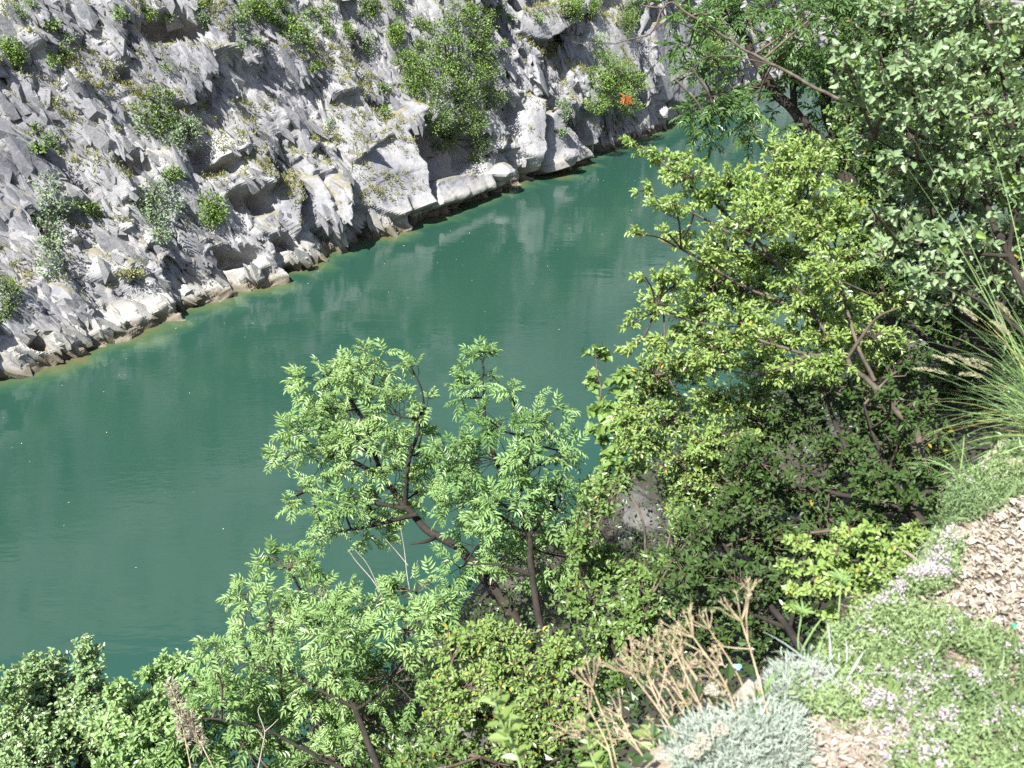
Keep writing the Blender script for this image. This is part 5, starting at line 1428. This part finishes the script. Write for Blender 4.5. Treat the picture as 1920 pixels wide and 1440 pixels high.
def lance_plant(px, py, label, seed, n, size, mat='sprout'):
    global rng
    rng = np.random.default_rng(seed)
    b = G(px, py)
    root = empty('lance_leaved_plant', b, label, 'plant')
    for k in range(n):
        a1 = Acc(); dr = unit(np.array([rng.normal(0, 1), rng.normal(0, 1), 0]))
        arc_blade(None, b, b + dr * size * rng.uniform(0.2, 0.6) + UP * size * rng.uniform(0.6, 1.0), size * 0.2, 0.006, a1, rng.uniform(0.1, 0.6))
        obj('leaf', a1.mesh('leaf', b), M[mat], root)
lance_plant(1665, 1330, 'broad lance leaves standing up in the middle of the thyme', 93, 4, 0.07)
lance_plant(1722, 1370, 'single lance leaf plant right of the other in the thyme', 94, 3, 0.06)
lance_plant(1420, 1320, 'thin green blades beside the lone dry umbel', 95, 6, 0.10, 'blade')
grass_clump(G(1560, 1290), 'grey green grass tuft at the foot of the star headed stems', 30, 0.16, np.array([-0.3, 0.1, 0]), 96, 0, mat='silver', bw=0.003)

# bare twigs and dry plumes over the lower left
def bare_twig(paths, d, label, mat='palestem', r=0.0042, name='bare_sapling'):
    W = [np.array([P(x, y, d) for x, y in pth]) for pth in paths]
    root = empty(name, W[0][0], label, 'bare twig')
    for k, w in enumerate(W):
        sp = spline(w, 5); ac = Acc(); ac.tube(sp, np.linspace(r if k == 0 else r * 0.6, r * 0.3, len(sp)), 5)
        obj('stem' if k == 0 else 'twig', ac.mesh('stem', W[0][0]), M[mat], root)
bare_twig([[(780, 1160), (765, 1090), (758, 1030), (750, 985)], [(765, 1060), (740, 1030), (722, 1010)], [(770, 1085), (780, 1065), (783, 1050)]], 5.9, 'pale bare sapling standing against the water under the left ash')
bare_twig([[(730, 1140), (700, 1090), (670, 1055), (652, 1030)], [(715, 1115), (690, 1060), (665, 1030)]], 5.9, 'pale bare forked twig left of the bare sapling')
bare_twig([[(480, 1460), (492, 1400), (496, 1370), (484, 1335), (490, 1318)], [(496, 1372), (510, 1360), (522, 1348)], [(494, 1385), (480, 1365)]], 4.9, 'white bare forked twig in front of the broad ash at the bottom')
def plume(path, d, label, seed):
    global rng
    rng = np.random.default_rng(seed)
    w = np.array([P(x, y, d) for x, y in path]); root = empty('dry_plume', w[0], label, 'dry grass')
    sp = spline(w, 8); ac = Acc(); ac.tube(sp, 0.004, 4)
    obj('stalk', ac.mesh('stalk', w[0]), M['drystem'], root)
    lv = Leaves(); n = 260
    i = rng.integers(len(sp) // 3, len(sp), n); sd = unit(rng.normal(0, 1, (n, 3)))
    lv.add(sp[i] + sd * 0.012, unit(UP * 0.6 + sd), unit(rng.normal(0, 1, (n, 3)) + SUN), 0.04, 0.007, rng.random(n))
    obj('seed_head', lv.mesh('seed_head', TRI, w[0]), M['litter'], root)
plume([(360, 1450), (348, 1390), (335, 1330), (320, 1285)], 4.9, 'tall tan dry plume standing left of the broad ash', 97)
plume([(400, 1440), (380, 1400), (362, 1365), (355, 1345)], 4.9, 'short tan dry plume leaning beside the tall plume', 98)

# scraps of litter
def scrap(loc, r, mat, name, label):
    bm = bmesh.new(); bmesh.ops.create_icosphere(bm, subdivisions=2, radius=r)
    for v in bm.verts:
        v.co.z *= 0.35
        v.co *= 1 + 0.35 * math.sin(v.co.x * 900 + v.co.y * 700)
    me = bpy.data.meshes.new(name); bm.to_mesh(me); bm.free()
    tag(obj(name, me, mat, None, loc), label, 'litter')
scrap(P(1383, 1250, 3.2), 0.014, plain_mat('blue_plastic', (0.12, 0.30, 0.62), (0.25, 0.45, 0.75), 30, 0.4, 0), 'plastic_scrap', 'crumpled blue plastic scrap in the shade behind the dry stalks')
scrap(G(1893, 1190) + UP * 0.03, 0.008, plain_mat('green_glass', (0.03, 0.35, 0.16), (0.06, 0.5, 0.25), 30, 0.2, 0, spec=0.6), 'glass_scrap', 'small bright green scrap among the dead leaves')
